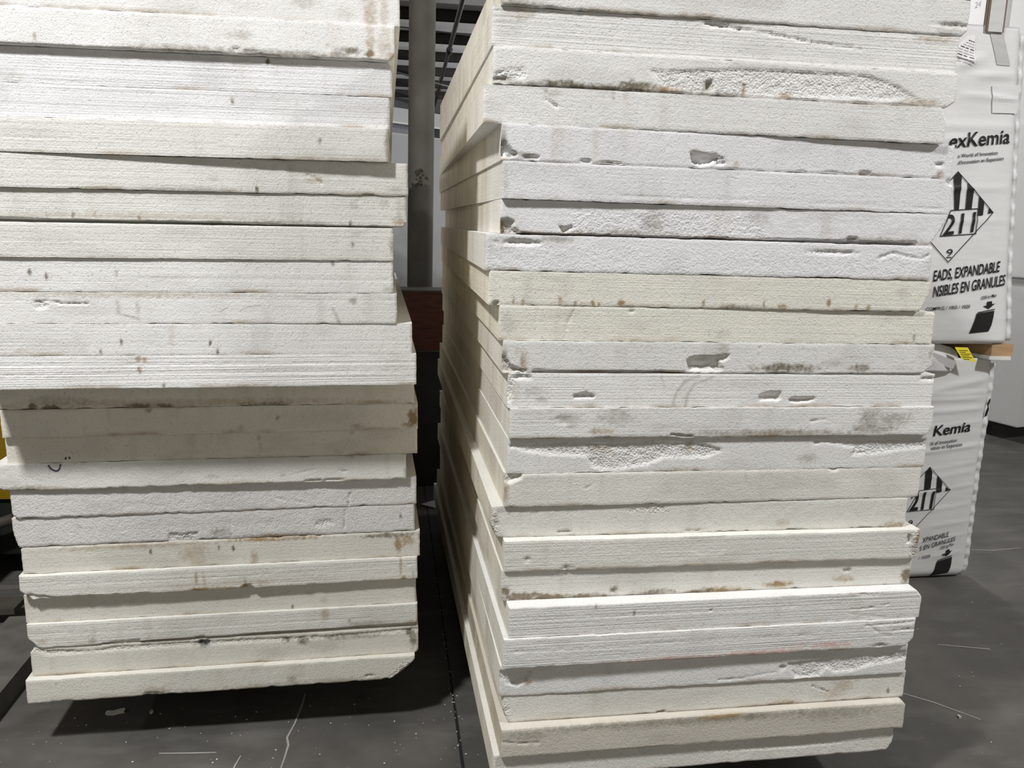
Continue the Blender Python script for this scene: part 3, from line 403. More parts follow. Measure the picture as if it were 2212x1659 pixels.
# ------------------------------------------------------------------ foam boards
NX, NZ = 300, 22
RY = [0, .004, .012, .03, .07, .15, .3, .6, 1.2, 1.9, L]
def perimeter():
    p = [(i, 0) for i in range(NX)] + [(NX, j) for j in range(NZ)] + [(i, NZ) for i in range(NX, 0, -1)] + [(0, j) for j in range(NZ, 0, -1)]
    return [a + b * (NX + 1) for a, b in p]
PER = np.array(perimeter()); NP = len(PER)
def foam_board(key, tint, wire, label, group, rb=.003, rt=.003, rough=1.0):
    X, Y, th, zb, t = POSE[key]; t -= .0006; seed = (1 if key[0] == 'R' else 40) + int(key[1:])
    u = np.linspace(-W / 2, W / 2, NX + 1); v = np.linspace(0, t, NZ + 1); U, V = np.meshgrid(u, v)
    dep = np.zeros_like(U); torn = np.zeros_like(U); st = {c: np.zeros_like(U) for c in 'drpmk'}
    wob = (vnoise(U * 160, V * 160, seed) - .5)
    # worn edges
    nb = (rb * .7 - .0006) * (.35 + 1.3 * fbm(U * 14, U * 0, seed)); nt = (rt * .6 - .0006) * (.35 + 1.3 * fbm(U * 14, U * 0, seed + 7)); ns = .004 * (.4 + 1.2 * fbm(V * 40, V * 0, seed + 9))
    for r, d in ((nb, V), (nt, t - V), (ns, U + W / 2), (ns, W / 2 - U)):
        x = np.clip(r - d, 0, None); dep = np.maximum(dep, r - np.sqrt(np.clip(r * r - x * x, 0, None)))
    dep += .0012 * (fbm(U * 3, V * 9, seed + 2) - .5) + .0006 * (vnoise(U * 60, V * 60, seed + 4) - .5) * rough
    cuts = []
    for f in WEAR.get(key, []):
        q = f[0]
        if q == 'dep':
            P = [(a / 1000, b / 1000) for a, b in f[3]]; sd = poly_sd(U, V, P) + .004 * wob; m = sstep(-.001, .0045, sd)
            dd = f[1] / 1000 * (.75 + .5 * vnoise(U * 50, V * 50, seed + 11))
            if f[1] > 10 and f[2] == 0:
                v0 = min(p[1] for p in P); v1 = max(p[1] for p in P); hh = (v1 - V) / (v1 - v0 + 1e-6); dd = dd * np.clip(.25 + hh * 1.05, 0, 1) * sstep(1.05, .72, hh + .25 * wob)
            dep = np.maximum(dep, m * dd + dep * (1 - m)); torn = np.maximum(torn, m * max(f[2], .4 if f[1] > 5 else 0))
        elif q in ('gr', 'st'):
            P = [(a / 1000, b / 1000) for a, b in f[3]]; D = np.full(U.shape, 1e9)
            for a, b in zip(P[:-1], P[1:]): D = np.minimum(D, seg_dist(U, V, a, b)[0])
            hw = max(f[1] / 1000 / 2, .0022)
            if q == 'gr': dep = dep + f[2] / 1000 * sstep(1, 0, (D + .003 * wob) / (hw * 1.4)) * (.35 + 1.2 * vnoise(U * 70, V * 70, seed + 13))
            else: st['d'] = np.maximum(st['d'], f[2] * sstep(1, .2, D / (hw * 1.6)))
        elif q == 'slot':
            P = [(a / 1000, b / 1000) for a, b in f[2]]; dep = np.maximum(dep, f[1] / 1000 * sstep(-.0005, .002, poly_sd(U, V, P)))
        elif q == 'bl':
            e = np.hypot((U - f[1] / 1000) / (f[3] / 1000), (V - f[2] / 1000) / (f[4] / 1000)) + wob * .5
            m = sstep(1.1, .35, e); dep = dep + m * f[5] / 1000 * (.7 + .6 * vnoise(U * 90, V * 90, seed)); torn = np.maximum(torn, m * f[6])
        elif q == 'torn':
            P = [(a / 1000, b / 1000) for a, b in f[2]]; torn = np.maximum(torn, f[1] * sstep(-.006, .006, poly_sd(U, V, P) + .006 * wob))
        elif q == 'di':
            e = np.hypot((U - f[2] / 1000) / max(f[4] / 1000, .005), (V - max(f[3] / 1000, .004)) / max(f[5] / 1000, .010)) + wob * .7
            st[f[1]] = np.maximum(st[f[1]], 1.25 * f[6] * sstep(1.3, .35, e))
        elif q == 'cut': cuts.append((f[1], f[2] / 1000, f[3] / 1000))
    dep += torn * .0018 * (vnoise(U * 210, V * 210, seed + 21) + .8 * vnoise(U * 100, V * 100, seed + 22) - .4)
    dep = np.clip(dep, 0, .05)
    # general edge grime
    lowg = sstep(.016, 0, V) * sstep(.52, .8, fbm(U * 9, U * 0 + seed, seed + 30)); st['r'] = np.maximum(st['r'], .75 * lowg)
    st['d'] = np.maximum(st['d'], .4 * sstep(.01, 0, t - V) * sstep(.55, .8, fbm(U * 7, U * 0 + seed, seed + 33)))
    sm = sstep(.60, .80, fbm(U * 5, V * 16, seed + 35)); st['d'] = np.maximum(st['d'], .16 * sm)
    vs_ = sstep(.56, .85, fbm(U * 22, V * 4, seed + 37)) * sstep(.35, .7, fbm(U * 3, V * 6, seed + 39)); st['d'] = np.maximum(st['d'], .18 * vs_); st['r'] = np.maximum(st['r'], 0.22 * sstep(.6, .85, fbm(U * 30, V * 3.5, seed + 41)) * sstep(.5, .75, fbm(U * 2.2, V * 0, seed + 43)))
    nf = U.size; rings = len(RY)
    co = np.empty((nf + (rings - 1) * NP, 3))
    co[:nf, 0] = U.ravel(); co[:nf, 1] = dep.ravel(); co[:nf, 2] = V.ravel()
    p0 = co[PER].copy(); d0 = p0[:, 1].copy()
    for j in range(1, rings):
        s = nf + (j - 1) * NP; co[s:s + NP, 0] = p0[:, 0]; co[s:s + NP, 2] = p0[:, 2]; co[s:s + NP, 1] = d0 + (L - d0) * RY[j] / L
    # corner chamfers, fading into the board
    wt = np.exp(-co[:, 1] / .16)
    for c, cu, cv in cuts:
        du = co[:, 0] + W / 2 if c[1] == 'L' else W / 2 - co[:, 0]; dv = co[:, 2] if c[0] == 'B' else t - co[:, 2]
        jag = 1 + .12 * (vnoise(du * 300, dv * 300, seed) - .5)
        q = 1 - (np.clip(du, 0, None) / (cu * jag)) - (np.clip(dv, 0, None) / (cv * jag)); q = np.clip(q, 0, None) * wt
        # bulge slightly so the corner reads as broken round
        q *= .92
        co[:, 0] += (1 if c[1] == 'L' else -1) * q * cu * .5; co[:, 2] += (1 if c[0] == 'B' else -1) * q * cv * .5
        co[:nf, 1] += np.clip(q[:nf], 0, 1) * .012
    # ragged outline at the front edges
    e = np.exp(-co[:, 1] / .05)
    rg = .0028 * rough * e * sstep(.45, .85, fbm(co[:, 0] * 28, co[:, 0] * 0, seed + 50)) * sstep(.02, 0, co[:, 2]); co[:, 2] += rg
    rg = .0016 * rough * e * sstep(.5, .85, fbm(co[:, 0] * 26, co[:, 0] * 0, seed + 54)) * sstep(.02, 0, t - co[:, 2]); co[:, 2] -= rg
    sd_ = .0022 * e * (fbm(co[:, 2] * 60, co[:, 0] * 0, seed + 58) - .3); side = sstep(.03, 0, W / 2 - np.abs(co[:, 0])); co[:, 0] -= np.sign(co[:, 0]) * np.clip(sd_, 0, 1) * side
    i, j = np.meshgrid(np.arange(NX), np.arange(NZ)); a = (i + j * (NX + 1)).ravel(); F = np.stack([a, a + 1, a + NX + 2, a + NX + 1], 1)
    idx = [PER] + [nf + (j - 1) * NP + np.arange(NP) for j in range(1, rings)]
    Fs = [F]
    for j in range(rings - 1):
        A, B = idx[j], idx[j + 1]; Fs.append(np.stack([A, B, np.roll(B, -1), np.roll(A, -1)], 1))
    F = np.concatenate(Fs)
    me = bpy.data.meshes.new('foam_board'); nfc = len(F)
    me.vertices.add(len(co)); me.vertices.foreach_set('co', co.ravel())
    me.loops.add(nfc * 4 + NP); me.polygons.add(nfc + 1)
    me.loops.foreach_set('vertex_index', np.concatenate([F.ravel(), idx[-1][::-1]]).astype(np.int32))
    me.polygons.foreach_set('loop_start', np.concatenate([np.arange(nfc) * 4, [nfc * 4]]).astype(np.int32))
    sm_ = np.zeros(nfc + 1, bool); sm_[:NX * NZ] = True
    me.update(calc_edges=True); me.polygons.foreach_set('use_smooth', sm_)
    ev = np.empty(len(me.edges) * 2, np.int32); me.edges.foreach_get('vertices', ev); ev = ev.reshape(-1, 2)
    isp = np.zeros(len(co), bool); isp[PER] = True; shp = isp[ev].all(1)
    at = me.attributes.new('sharp_edge', 'BOOLEAN', 'EDGE'); at.data.foreach_set('value', shp)
    def put(name, *ch):
        c4 = np.zeros((len(co), 4), np.float32); c4[:, 3] = 1
        for n, arr in enumerate(ch):
            f = arr.ravel(); c4[:nf, n] = f
            for j in range(1, rings): s = nf + (j - 1) * NP; c4[s:s + NP, n] = f[PER] * math.exp(-RY[j] / .006) if n != 9 else 0
        A = me.attributes.new(name, 'FLOAT_COLOR', 'POINT'); A.data.foreach_set('color', c4.ravel())
    put('stain', st['d'], st['r'], torn); put('stain_more', st['p'], st['m'], st['k'])
    me.materials.append(FOAM); me.validate(); me.update()
    o = bpy.data.objects.new('foam_board', me); C.objects.link(o)
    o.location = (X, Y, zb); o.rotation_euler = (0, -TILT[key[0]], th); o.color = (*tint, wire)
    tag(o, label, 'foam board', group); return o
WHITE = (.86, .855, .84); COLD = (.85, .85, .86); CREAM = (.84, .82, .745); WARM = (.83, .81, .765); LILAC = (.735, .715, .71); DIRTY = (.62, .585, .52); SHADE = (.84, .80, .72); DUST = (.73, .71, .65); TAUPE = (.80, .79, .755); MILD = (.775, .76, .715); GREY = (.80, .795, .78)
RS, LS = 'foam boards in the right stack', 'foam boards in the left stack'
RIGHT_BOARDS = [
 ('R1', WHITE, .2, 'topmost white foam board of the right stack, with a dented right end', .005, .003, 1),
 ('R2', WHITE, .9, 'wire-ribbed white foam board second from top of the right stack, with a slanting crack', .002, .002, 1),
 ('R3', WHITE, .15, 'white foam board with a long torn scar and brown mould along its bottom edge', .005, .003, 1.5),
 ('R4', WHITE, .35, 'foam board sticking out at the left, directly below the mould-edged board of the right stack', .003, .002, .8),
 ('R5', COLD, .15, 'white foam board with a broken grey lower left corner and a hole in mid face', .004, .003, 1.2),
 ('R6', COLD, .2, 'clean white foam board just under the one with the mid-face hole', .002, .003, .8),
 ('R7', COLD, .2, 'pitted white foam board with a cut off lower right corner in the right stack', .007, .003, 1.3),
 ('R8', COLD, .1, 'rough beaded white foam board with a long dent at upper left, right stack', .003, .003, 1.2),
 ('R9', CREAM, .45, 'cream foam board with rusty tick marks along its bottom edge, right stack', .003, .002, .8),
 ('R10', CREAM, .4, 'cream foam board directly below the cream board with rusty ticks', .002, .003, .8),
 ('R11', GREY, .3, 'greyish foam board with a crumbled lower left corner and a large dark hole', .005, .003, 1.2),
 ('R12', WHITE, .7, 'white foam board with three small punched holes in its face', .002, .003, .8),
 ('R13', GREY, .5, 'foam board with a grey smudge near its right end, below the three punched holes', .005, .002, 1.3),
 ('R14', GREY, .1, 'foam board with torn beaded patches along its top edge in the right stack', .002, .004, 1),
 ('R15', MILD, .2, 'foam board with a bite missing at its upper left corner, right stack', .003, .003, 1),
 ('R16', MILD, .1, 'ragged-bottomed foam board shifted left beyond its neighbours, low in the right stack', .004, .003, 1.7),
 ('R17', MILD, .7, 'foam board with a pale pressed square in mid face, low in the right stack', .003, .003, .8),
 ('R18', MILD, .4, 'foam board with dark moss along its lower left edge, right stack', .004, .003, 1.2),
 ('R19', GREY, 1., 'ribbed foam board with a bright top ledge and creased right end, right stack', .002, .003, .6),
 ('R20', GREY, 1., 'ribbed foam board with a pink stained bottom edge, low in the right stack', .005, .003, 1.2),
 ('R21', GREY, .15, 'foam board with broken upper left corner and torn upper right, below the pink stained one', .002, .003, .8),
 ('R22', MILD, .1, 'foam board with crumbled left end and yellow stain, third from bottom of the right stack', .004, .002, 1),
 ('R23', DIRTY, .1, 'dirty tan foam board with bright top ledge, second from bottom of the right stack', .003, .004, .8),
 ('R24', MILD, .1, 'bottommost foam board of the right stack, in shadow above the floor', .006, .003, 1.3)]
LEFT_BOARDS = [
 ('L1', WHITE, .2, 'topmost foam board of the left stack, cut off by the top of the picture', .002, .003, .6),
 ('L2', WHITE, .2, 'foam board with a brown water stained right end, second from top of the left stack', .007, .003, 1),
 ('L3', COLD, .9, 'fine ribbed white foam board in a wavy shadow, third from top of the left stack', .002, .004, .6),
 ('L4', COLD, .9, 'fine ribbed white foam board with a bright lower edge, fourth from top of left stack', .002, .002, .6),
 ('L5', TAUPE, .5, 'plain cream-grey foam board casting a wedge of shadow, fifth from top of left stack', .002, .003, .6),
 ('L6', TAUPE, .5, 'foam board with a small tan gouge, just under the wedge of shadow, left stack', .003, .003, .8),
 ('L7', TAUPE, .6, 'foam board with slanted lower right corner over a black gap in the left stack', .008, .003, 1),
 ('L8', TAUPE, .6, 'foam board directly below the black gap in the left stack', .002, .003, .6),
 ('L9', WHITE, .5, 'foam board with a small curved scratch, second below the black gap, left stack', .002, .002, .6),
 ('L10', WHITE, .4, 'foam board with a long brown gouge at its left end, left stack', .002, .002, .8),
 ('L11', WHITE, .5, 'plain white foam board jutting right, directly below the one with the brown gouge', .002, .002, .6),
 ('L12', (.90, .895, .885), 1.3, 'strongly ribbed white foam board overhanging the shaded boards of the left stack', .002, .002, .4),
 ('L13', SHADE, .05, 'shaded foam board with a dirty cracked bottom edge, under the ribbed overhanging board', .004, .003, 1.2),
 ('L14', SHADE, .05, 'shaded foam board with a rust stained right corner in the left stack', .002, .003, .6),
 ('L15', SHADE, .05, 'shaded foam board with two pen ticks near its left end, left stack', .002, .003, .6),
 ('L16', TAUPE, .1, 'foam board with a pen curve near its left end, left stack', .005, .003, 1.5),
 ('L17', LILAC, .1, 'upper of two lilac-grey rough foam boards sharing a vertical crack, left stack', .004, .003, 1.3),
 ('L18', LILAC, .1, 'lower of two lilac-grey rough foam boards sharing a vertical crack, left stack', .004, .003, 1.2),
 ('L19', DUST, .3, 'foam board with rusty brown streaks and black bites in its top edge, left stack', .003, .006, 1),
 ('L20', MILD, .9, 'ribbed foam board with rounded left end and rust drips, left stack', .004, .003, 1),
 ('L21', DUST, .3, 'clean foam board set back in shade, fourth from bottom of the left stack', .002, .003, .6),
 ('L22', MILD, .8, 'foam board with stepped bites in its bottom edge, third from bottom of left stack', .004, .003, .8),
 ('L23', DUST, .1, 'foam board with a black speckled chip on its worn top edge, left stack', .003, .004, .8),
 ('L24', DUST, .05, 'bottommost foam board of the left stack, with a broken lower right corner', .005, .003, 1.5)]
SLABS = {}
for key, tint, wire, lab, rb, rt, rg in RIGHT_BOARDS: SLABS[key] = foam_board(key, tint, wire, lab, RS, rb, rt, rg)
for key, tint, wire, lab, rb, rt, rg in LEFT_BOARDS: SLABS[key] = foam_board(key, tint, wire, lab, LS, rb, rt, rg)
# pen marks on two boards
def pen(slab, lines, wd=.0032):
    bm = bmesh.new()
    for pts in lines: add_tube(bm, [(x / 1000, -.0003, z / 1000) for x, z in pts], wd / 2, 6)
    o = bmobj('pen_mark', bm, M_PEN, slab); tag(o, 'dark blue pen mark'); return o
pen(SLABS['L15'], [[(-443, 16), (-446, 10)], [(-434, 17), (-433, 11)]], .0045)
pen(SLABS['L16'], [[(-455, 80), (-453, 75), (-450, 70), (-446, 66), (-441, 63), (-435, 61), (-430, 62), (-427, 65), (-424, 70), (-422, 75), (-421, 81)]], .0042)
# bearers under the stacks
def bearer(key, y0, label):
    X, Y, th, zb, t = POSE[key]; h = zb - .0008; a = TILT[key[0]]; bm = bmesh.new(); add_box(bm, (-.55, y0, 0), (.55, y0 + .12, h))
    for v in bm.verts:
        if v.co.z > h / 2: v.co.z = h + math.tan(a) * v.co.x
    o = bmobj('timber_bearer', bm, M_DARKWOOD); o.location = (X, Y, 0); o.rotation_euler = (0, 0, th); tag(o, label, 'bearer', 'timber bearers under the stacks')
bearer('L24', .55, 'dark timber bearer in the black gap under the front of the left stack'); bearer('L24', 1.85, 'dark timber bearer in the black gap under the rear of the left stack')
bearer('R24', .55, 'dark timber bearer under the front of the right stack'); bearer('R24', 1.85, 'dark timber bearer under the rear of the right stack')
# ------------------------------------------------------------------ crumbs and flakes on the floor
def lump(bm, x, y, z, s, flat=.5):
    r = bmesh.ops.create_icosphere(bm, subdivisions=1, radius=s)
    for v in r['verts']:
        v.co = Vector((x + v.co.x * (1 + .4 * random.uniform(-1, 1)), y + v.co.y * (1 + .4 * random.uniform(-1, 1)), z + s * flat + v.co.z * flat))
bm = bmesh.new()
for i in range(420):
    q = random.random()
    if q < .30: x = .2335 + random.gauss(0, .006); y = random.uniform(1.6, 4.2)
    elif q < .72: x = random.uniform(-1.3, .3); y = random.uniform(2.0, 2.75)
    else: x = random.uniform(1.5, 4.2); y = random.uniform(2.2, 3.42)
    lump(bm, x, y, 0, random.choice((.0012, .0016, .0022, .003)))
o = bmobj('foam_crumbs', bm, M_CRUMB); tag(o, 'tiny white foam crumbs scattered over the dark floor and along its joint', 'crumbs', kind='stuff')
def flake(x, y, lx, ly, rz, label):
    bm = bmesh.new(); add_box(bm, (-lx / 2, -ly / 2, 0), (lx / 2, ly / 2, .008), .002)
    bmesh.ops.subdivide_edges(bm, edges=bm.edges[:], cuts=2, use_grid_fill=True)
    for v in bm.verts: v.co.x += (vnoise(v.co.y * 300, v.co.z * 200, 3) - .5) * lx * .25; v.co.y += (vnoise(v.co.x * 200, 7, 4) - .5) * ly * .5
    o = bmobj('foam_flake', bm, M_CRUMB); o.location = (x, y, .0005); o.rotation_euler = (0, 0, rz); tag(o, label, 'foam flake', 'foam flakes on the floor')
flake(-.936, 2.745, .055, .022, .25, 'long white foam flake in the shadow under the left stack')
flake(-.815, 2.735, .012, .012, .8, 'small round foam flake beside the long flake under the left stack')
flake(-.62, 2.37, .012, .006, .2, 'small foam flake on the floor at the bottom left, nearest the camera')
flake(2.03, 2.40, .014, .008, 1.2, 'single white foam flake on the floor right of the right stack')
# ------------------------------------------------------------------ bulk bags
def text_mesh(s, bold, ):
    cu = bpy.data.curves.new('letters', 'FONT'); cu.body = s; cu.size = 1; cu.offset = bold; cu.resolution_u = 5
    o = bpy.data.objects.new('letters', cu); C.objects.link(o); bpy.context.view_layer.update()
    dg = bpy.context.evaluated_depsgraph_get(); me = bpy.data.meshes.new_from_object(o.evaluated_get(dg))
    bm = bmesh.new(); bm.from_mesh(me); bmesh.ops.triangulate(bm, faces=bm.faces[:])
    for _ in range(3):
        es = [e for e in bm.edges if e.calc_length() > .16]
        if not es: break
        bmesh.ops.subdivide_edges(bm, edges=es, cuts=1); bmesh.ops.triangulate(bm, faces=[f for f in bm.faces if len(f.verts) > 3])
    bm.verts.index_update(); V = np.array([v.co[:2] for v in bm.verts]); F = [tuple(v.index for v in f.verts) for f in bm.faces]; bm.free()
    bpy.data.objects.remove(o); bpy.data.curves.remove(cu); bpy.data.meshes.remove(me)
    return V, F
CAPH = .729
class Bag:
    def __init__(s, yf, z0, z1, edges, ridges, bulge, base): s.yf, s.z0, s.z1, s.edges, s.ridges, s.bulge, s.base = yf, z0, z1, edges, ridges, bulge, base
    def xl(s, z): return np.interp(z, [e[0] for e in s.edges], [e[1] for e in s.edges])
    def xr(s, z): return np.interp(z, [e[0] for e in s.edges], [e[2] for e in s.edges])
    def front(s, x, z):
        x = np.asarray(x, float); z = np.asarray(z, float); a, b = s.xl(z), s.xr(z); q = (x - (a + b) / 2) / ((b - a) / 2)
        y = s.yf - s.bulge * np.clip(1 - q ** 4, 0, 1) * np.sin(np.pi * np.clip((z - s.z0) / (s.z1 - s.z0), 0, 1)) ** .5
        for zc, sl, amp, x0, x1, wd in s.ridges:
            m = sstep(x0 - .06, x0 + .05, x) * sstep(x1 + .05, x1 - .06, x); y = y - amp * m * np.exp(-((z - zc - sl * (x - x1)) / wd) ** 2)
        y = y - .006 * (fbm(x * 5, z * 7, 3) - .5)
        r = s.base; y = y + np.where(z - s.z0 < r, r - np.sqrt(np.clip(r * r - (r - (z - s.z0)) ** 2, 0, None)), 0)
        return y
    def body(s, parent, depth, m, top_closed=True):
        nz = 110; n = 90; zs = np.linspace(s.z0, s.z1, nz); rings = []; vs = []; fs = []
        for z in zs:
            a, b = float(s.xl(z)), float(s.xr(z)); rad = .05
            fx = np.linspace(a + .004, b - .004, n); fy = s.front(fx, np.full(n, z)); edge = np.minimum(fx - a, b - fx)
            fy = fy + np.where(edge < rad, rad - np.sqrt(np.clip(rad ** 2 - (rad - edge) ** 2, 0, None)), 0)
            ring = list(zip(fx, fy)); back = s.yf + depth
            for k in range(1, 16): ring.append((b + .012 * math.sin(math.pi * k / 16), ring[n - 1][1] + (back - ring[n - 1][1]) * k / 16))
            for k in range(0, 17): ring.append((b - (b - a) * k / 16, back + .03 * math.sin(math.pi * k / 16)))
            for k in range(1, 16): ring.append((a - .012 * math.sin(math.pi * k / 16), back + (ring[0][1] - back) * k / 16))
            i0 = len(vs); vs += [(p[0], p[1], z) for p in ring]; rings.append((i0, len(ring)))
        for (i, c), (j, _) in zip(rings[:-1], rings[1:]):
            for k in range(c): fs.append((i + k, i + (k + 1) % c, j + (k + 1) % c, j + k))
        fs.append(tuple(range(rings[0][0] + rings[0][1] - 1, rings[0][0] - 1, -1)))
        # sunken top
        i, c = rings[-1]; j0 = len(vs); cx = sum(v[0] for v in vs[i:i + c]) / c; cy = sum(v[1] for v in vs[i:i + c]) / c
        for v in vs[i:i + c]: vs.append((cx + (v[0] - cx) * .9, cy + (v[1] - cy) * .9, s.z1 - (.05 if top_closed else .12)))
        for k in range(c): fs.append((i + k, i + (k + 1) % c, j0 + (k + 1) % c, j0 + k))
        fs.append(tuple(range(j0, j0 + c)))
        return obj('bag_body', vs, fs, m, parent, True)
    def decal(s, V2, F, name, m, parent, lift=.004, label=None):
        V2 = np.array(V2, float); V2[:, 0] = np.minimum(V2[:, 0], s.xr(V2[:, 1]) - .006); y = s.front(V2[:, 0], V2[:, 1]) - lift
        o = obj(name, np.stack([V2[:, 0], y, V2[:, 1]], 1), F, m, parent)
        if label: tag(o, label)
        return o
    def fill(s, P, step=.012):
        # triangulated polygon cut fine enough to follow the cloth
        bm = bmesh.new(); f = bm.faces.new([bm.verts.new((x, z, 0)) for x, z in P]); bmesh.ops.triangulate(bm, faces=[f])
        for _ in range(4):
            es = [e for e in bm.edges if e.calc_length() > step]
            if not es: break
            bmesh.ops.subdivide_edges(bm, edges=es, cuts=1); bmesh.ops.triangulate(bm, faces=[f for f in bm.faces if len(f.verts) > 3])
        bm.verts.index_update(); V = [(v.co.x, v.co.y) for v in bm.verts]; F = [tuple(v.index for v in f.verts) for f in bm.faces]; bm.free(); return V, F
    def loop(s, P, wd):
        V = []; F = []
        for i in range(len(P)):
            a = Vector(P[i]); b = Vector(P[(i + 1) % len(P)]); t = (b - a).normalized(); n = Vector((-t.y, t.x)) * wd / 2; a = a - t * wd / 2; b = b + t * wd / 2; N_ = 14
            for k in range(N_ + 1):
                p = a.lerp(b, k / N_); V += [tuple(p + n), tuple(p - n)]
                if k: j = len(V); F.append((j - 4, j - 3, j - 1, j - 2))
        return V, F
    def prints(s, items, parent):
        for it in items:
            if it[0] == 'text':
                V, F = text_mesh(it[1], it[3]); p0, p1, p2 = [np.array(p) for p in it[2]]; x0 = V[:, 0].min(); wd = V[:, 0].max() - x0
                V2 = p0 + ((V[:, :1] - x0) / wd) * (p1 - p0) + (V[:, 1:] / CAPH) * (p2 - p0)
                s.decal(V2, F, 'printed_text', M_INK, parent, label='printed black lettering')
            elif it[0] in ('diamond', 'loop'): V, F = s.loop(it[1], it[2]); s.decal(V, F, 'printed_frame', M_INK, parent, .0037)
            else: V, F = s.fill(it[1]); s.decal(V, F, 'printed_mark', M_INK, parent, .0033)
low = empty('bulk_bag', (0, 0, 0)); tag(low, 'lower white woven bulk bag standing on the floor behind the right stack', 'bulk bag', 'printed white bulk bags')
LOW = Bag(3.52, 0.0, 1.13, [(0, 1.87, 2.892), (.05, 1.85, 2.902), (.6, 1.83, 2.896), (1.0, 1.85, 2.902), (1.13, 1.87, 2.895)],
  [(.965, .05, 0.0060, 2.1, 2.86, .012), (.935, .03, 0.0072, 2.0, 2.84, .010), (.885, .06, 0.0060, 2.1, 2.86, .010), (.82, .10, 0.0036, 2.5, 2.87, .008), (.70, .10, 0.0066, 2.4, 2.86, .010), (.615, .12, 0.0024, 2.5, 2.87, .008), (.565, .10, 0.0024, 2.6, 2.87, .008), (.50, .12, 0.0042, 2.55, 2.87, .008), (.40, .12, 0.0036, 2.6, 2.87, .007), (.31, .10, 0.0036, 2.65, 2.87, .008), (.24, .12, 0.0030, 2.6, 2.87, .008), (.15, .14, 0.0030, 2.7, 2.87, .007), (1.03, .2, 0.0072, 2.55, 2.86, .02), (1.07, -.25, 0.0084, 2.2, 2.6, .02)], .022, .05)
LOW.body(low, 1.0, M_BAG); LOW.prints(LOWER_PRINT, low)
def fin(bag, parent, z0, z1, wd, ph):
    vs = []; fs = []; n = 70
    for i in range(n + 1):
        z = z0 + (z1 - z0) * i / n; x = float(bag.xr(z)) - .008; wv = .004 * math.sin(i * 1.7 + ph) + .003 * math.sin(i * .6)
        y = bag.yf + .03 + wv
        for dx, dy in ((0, 0), (wd * .5, -.004 + wv), (wd + .3 * wv, 0), (wd + .3 * wv, .006), (0, .012)): vs.append((x + dx, y + dy, z))
        if i:
            for k in range(5): a = (i - 1) * 5; b = i * 5; fs.append((a + k, a + (k + 1) % 5, b + (k + 1) % 5, b + k))
    fs += [(4, 3, 2, 1, 0), tuple(n * 5 + k for k in range(5))]
    return obj('corner_seam', vs, fs, M_BAG, parent, True)
fin(LOW, low, .02, 1.10, .032, .3)
# gathered cloth top of the lower bag, with the yellow tag sewn on it
bm = bmesh.new(); add_box(bm, (1.86, 3.478, 1.07), (2.70, 3.84, 1.198)); bmesh.ops.subdivide_edges(bm, edges=bm.edges[:], cuts=14, use_grid_fill=True)
for v in bm.verts:
    e = max(0, v.co.z - 1.12) / .078; q = max(0, (v.co.x - 2.55) / .15); v.co.y += .03 * e ** 2; v.co.x -= .03 * e ** 2 * (v.co.x > 2.6); v.co.y += .05 * q * q + .010 * math.sin(v.co.x * 31 + v.co.z * 40) * (v.co.y < 3.7); v.co.z -= .02 * q * q * e
nk = bmobj('gathered_top', bm, M_BAG, low, True)
tagv = [(2.6295, 1.1895), (2.6974, 1.1875), (2.7356, 1.1199), (2.6629, 1.1354)]
bm = bmesh.new(); f = bm.faces.new([bm.verts.new((x, 3.470 + (z - 1.199) * .3, z)) for x, z in tagv]); r = bmesh.ops.extrude_face_region(bm, geom=[f])
for v in r['geom']:
    if isinstance(v, bmesh.types.BMVert): v.co.y += .0015
yt = bmobj('sewn_tag', bm, M_YELLOW, low); tag(yt, 'bright yellow sewn-on tag')
bm = bmesh.new()
for i in range(6):
    z = 1.174 - i * .008; x0 = 2.650 + i * .004; add_box(bm, (x0, 3.4685 + (z - 1.199) * .3, z - .0012), (x0 + (.045, .03, .05, .038, .048, .03)[i], 3.4695 + (z - 1.199) * .3, z + .0012))
bmobj('tag_print', bm, M_INK, yt)
bm = bmesh.new(); P = [(2.46, 1.172, 3.474), (2.53, 1.162, 3.466), (2.645, 1.122, 3.462), (2.64, 1.085, 3.472), (2.56, 1.105, 3.476)]
f = bm.faces.new([bm.verts.new((x, y, z)) for x, z, y in P]); r = bmesh.ops.extrude_face_region(bm, geom=[f])
for v in r['geom']:
    if isinstance(v, bmesh.types.BMVert): v.co.y += .02
bmobj('neck_fold', bm, M_BAG, low)
# slip sheet of wood between the bags
def plate(name, P, z0, z1, m, parent):
    bm = bmesh.new(); f = bm.faces.new([bm.verts.new((x, y, z0)) for x, y in P]); r = bmesh.ops.extrude_face_region(bm, geom=[f])
    for v in r['geom']:
        if isinstance(v, bmesh.types.BMVert): v.co.z = z1
    return bmobj(name, bm, m, parent)
ws = empty('wooden_slip_sheet', (2.422, 4.2, 1.131)); tag(ws, 'tan wooden board whose corner shows between the two white bulk bags', 'board')
PL = [(.505, -.745), (.40, -.735), (.32, -.25), (-.52, -.20), (-.52, .30), (.505, .30)]
plate('panel', PL, .0165, .0735, M_WOOD, ws); o = plate('underlay', [(x - .01, y - .004) for x, y in PL], 0, .0165, M_BLOCK, ws); tag(o, 'thin white foam underlay')
up = empty('bulk_bag', (0, 0, 1.205)); tag(up, 'upper white woven bulk bag with lifting straps, stacked on the wooden board', 'bulk bag', 'printed white bulk bags')
class _P: pass
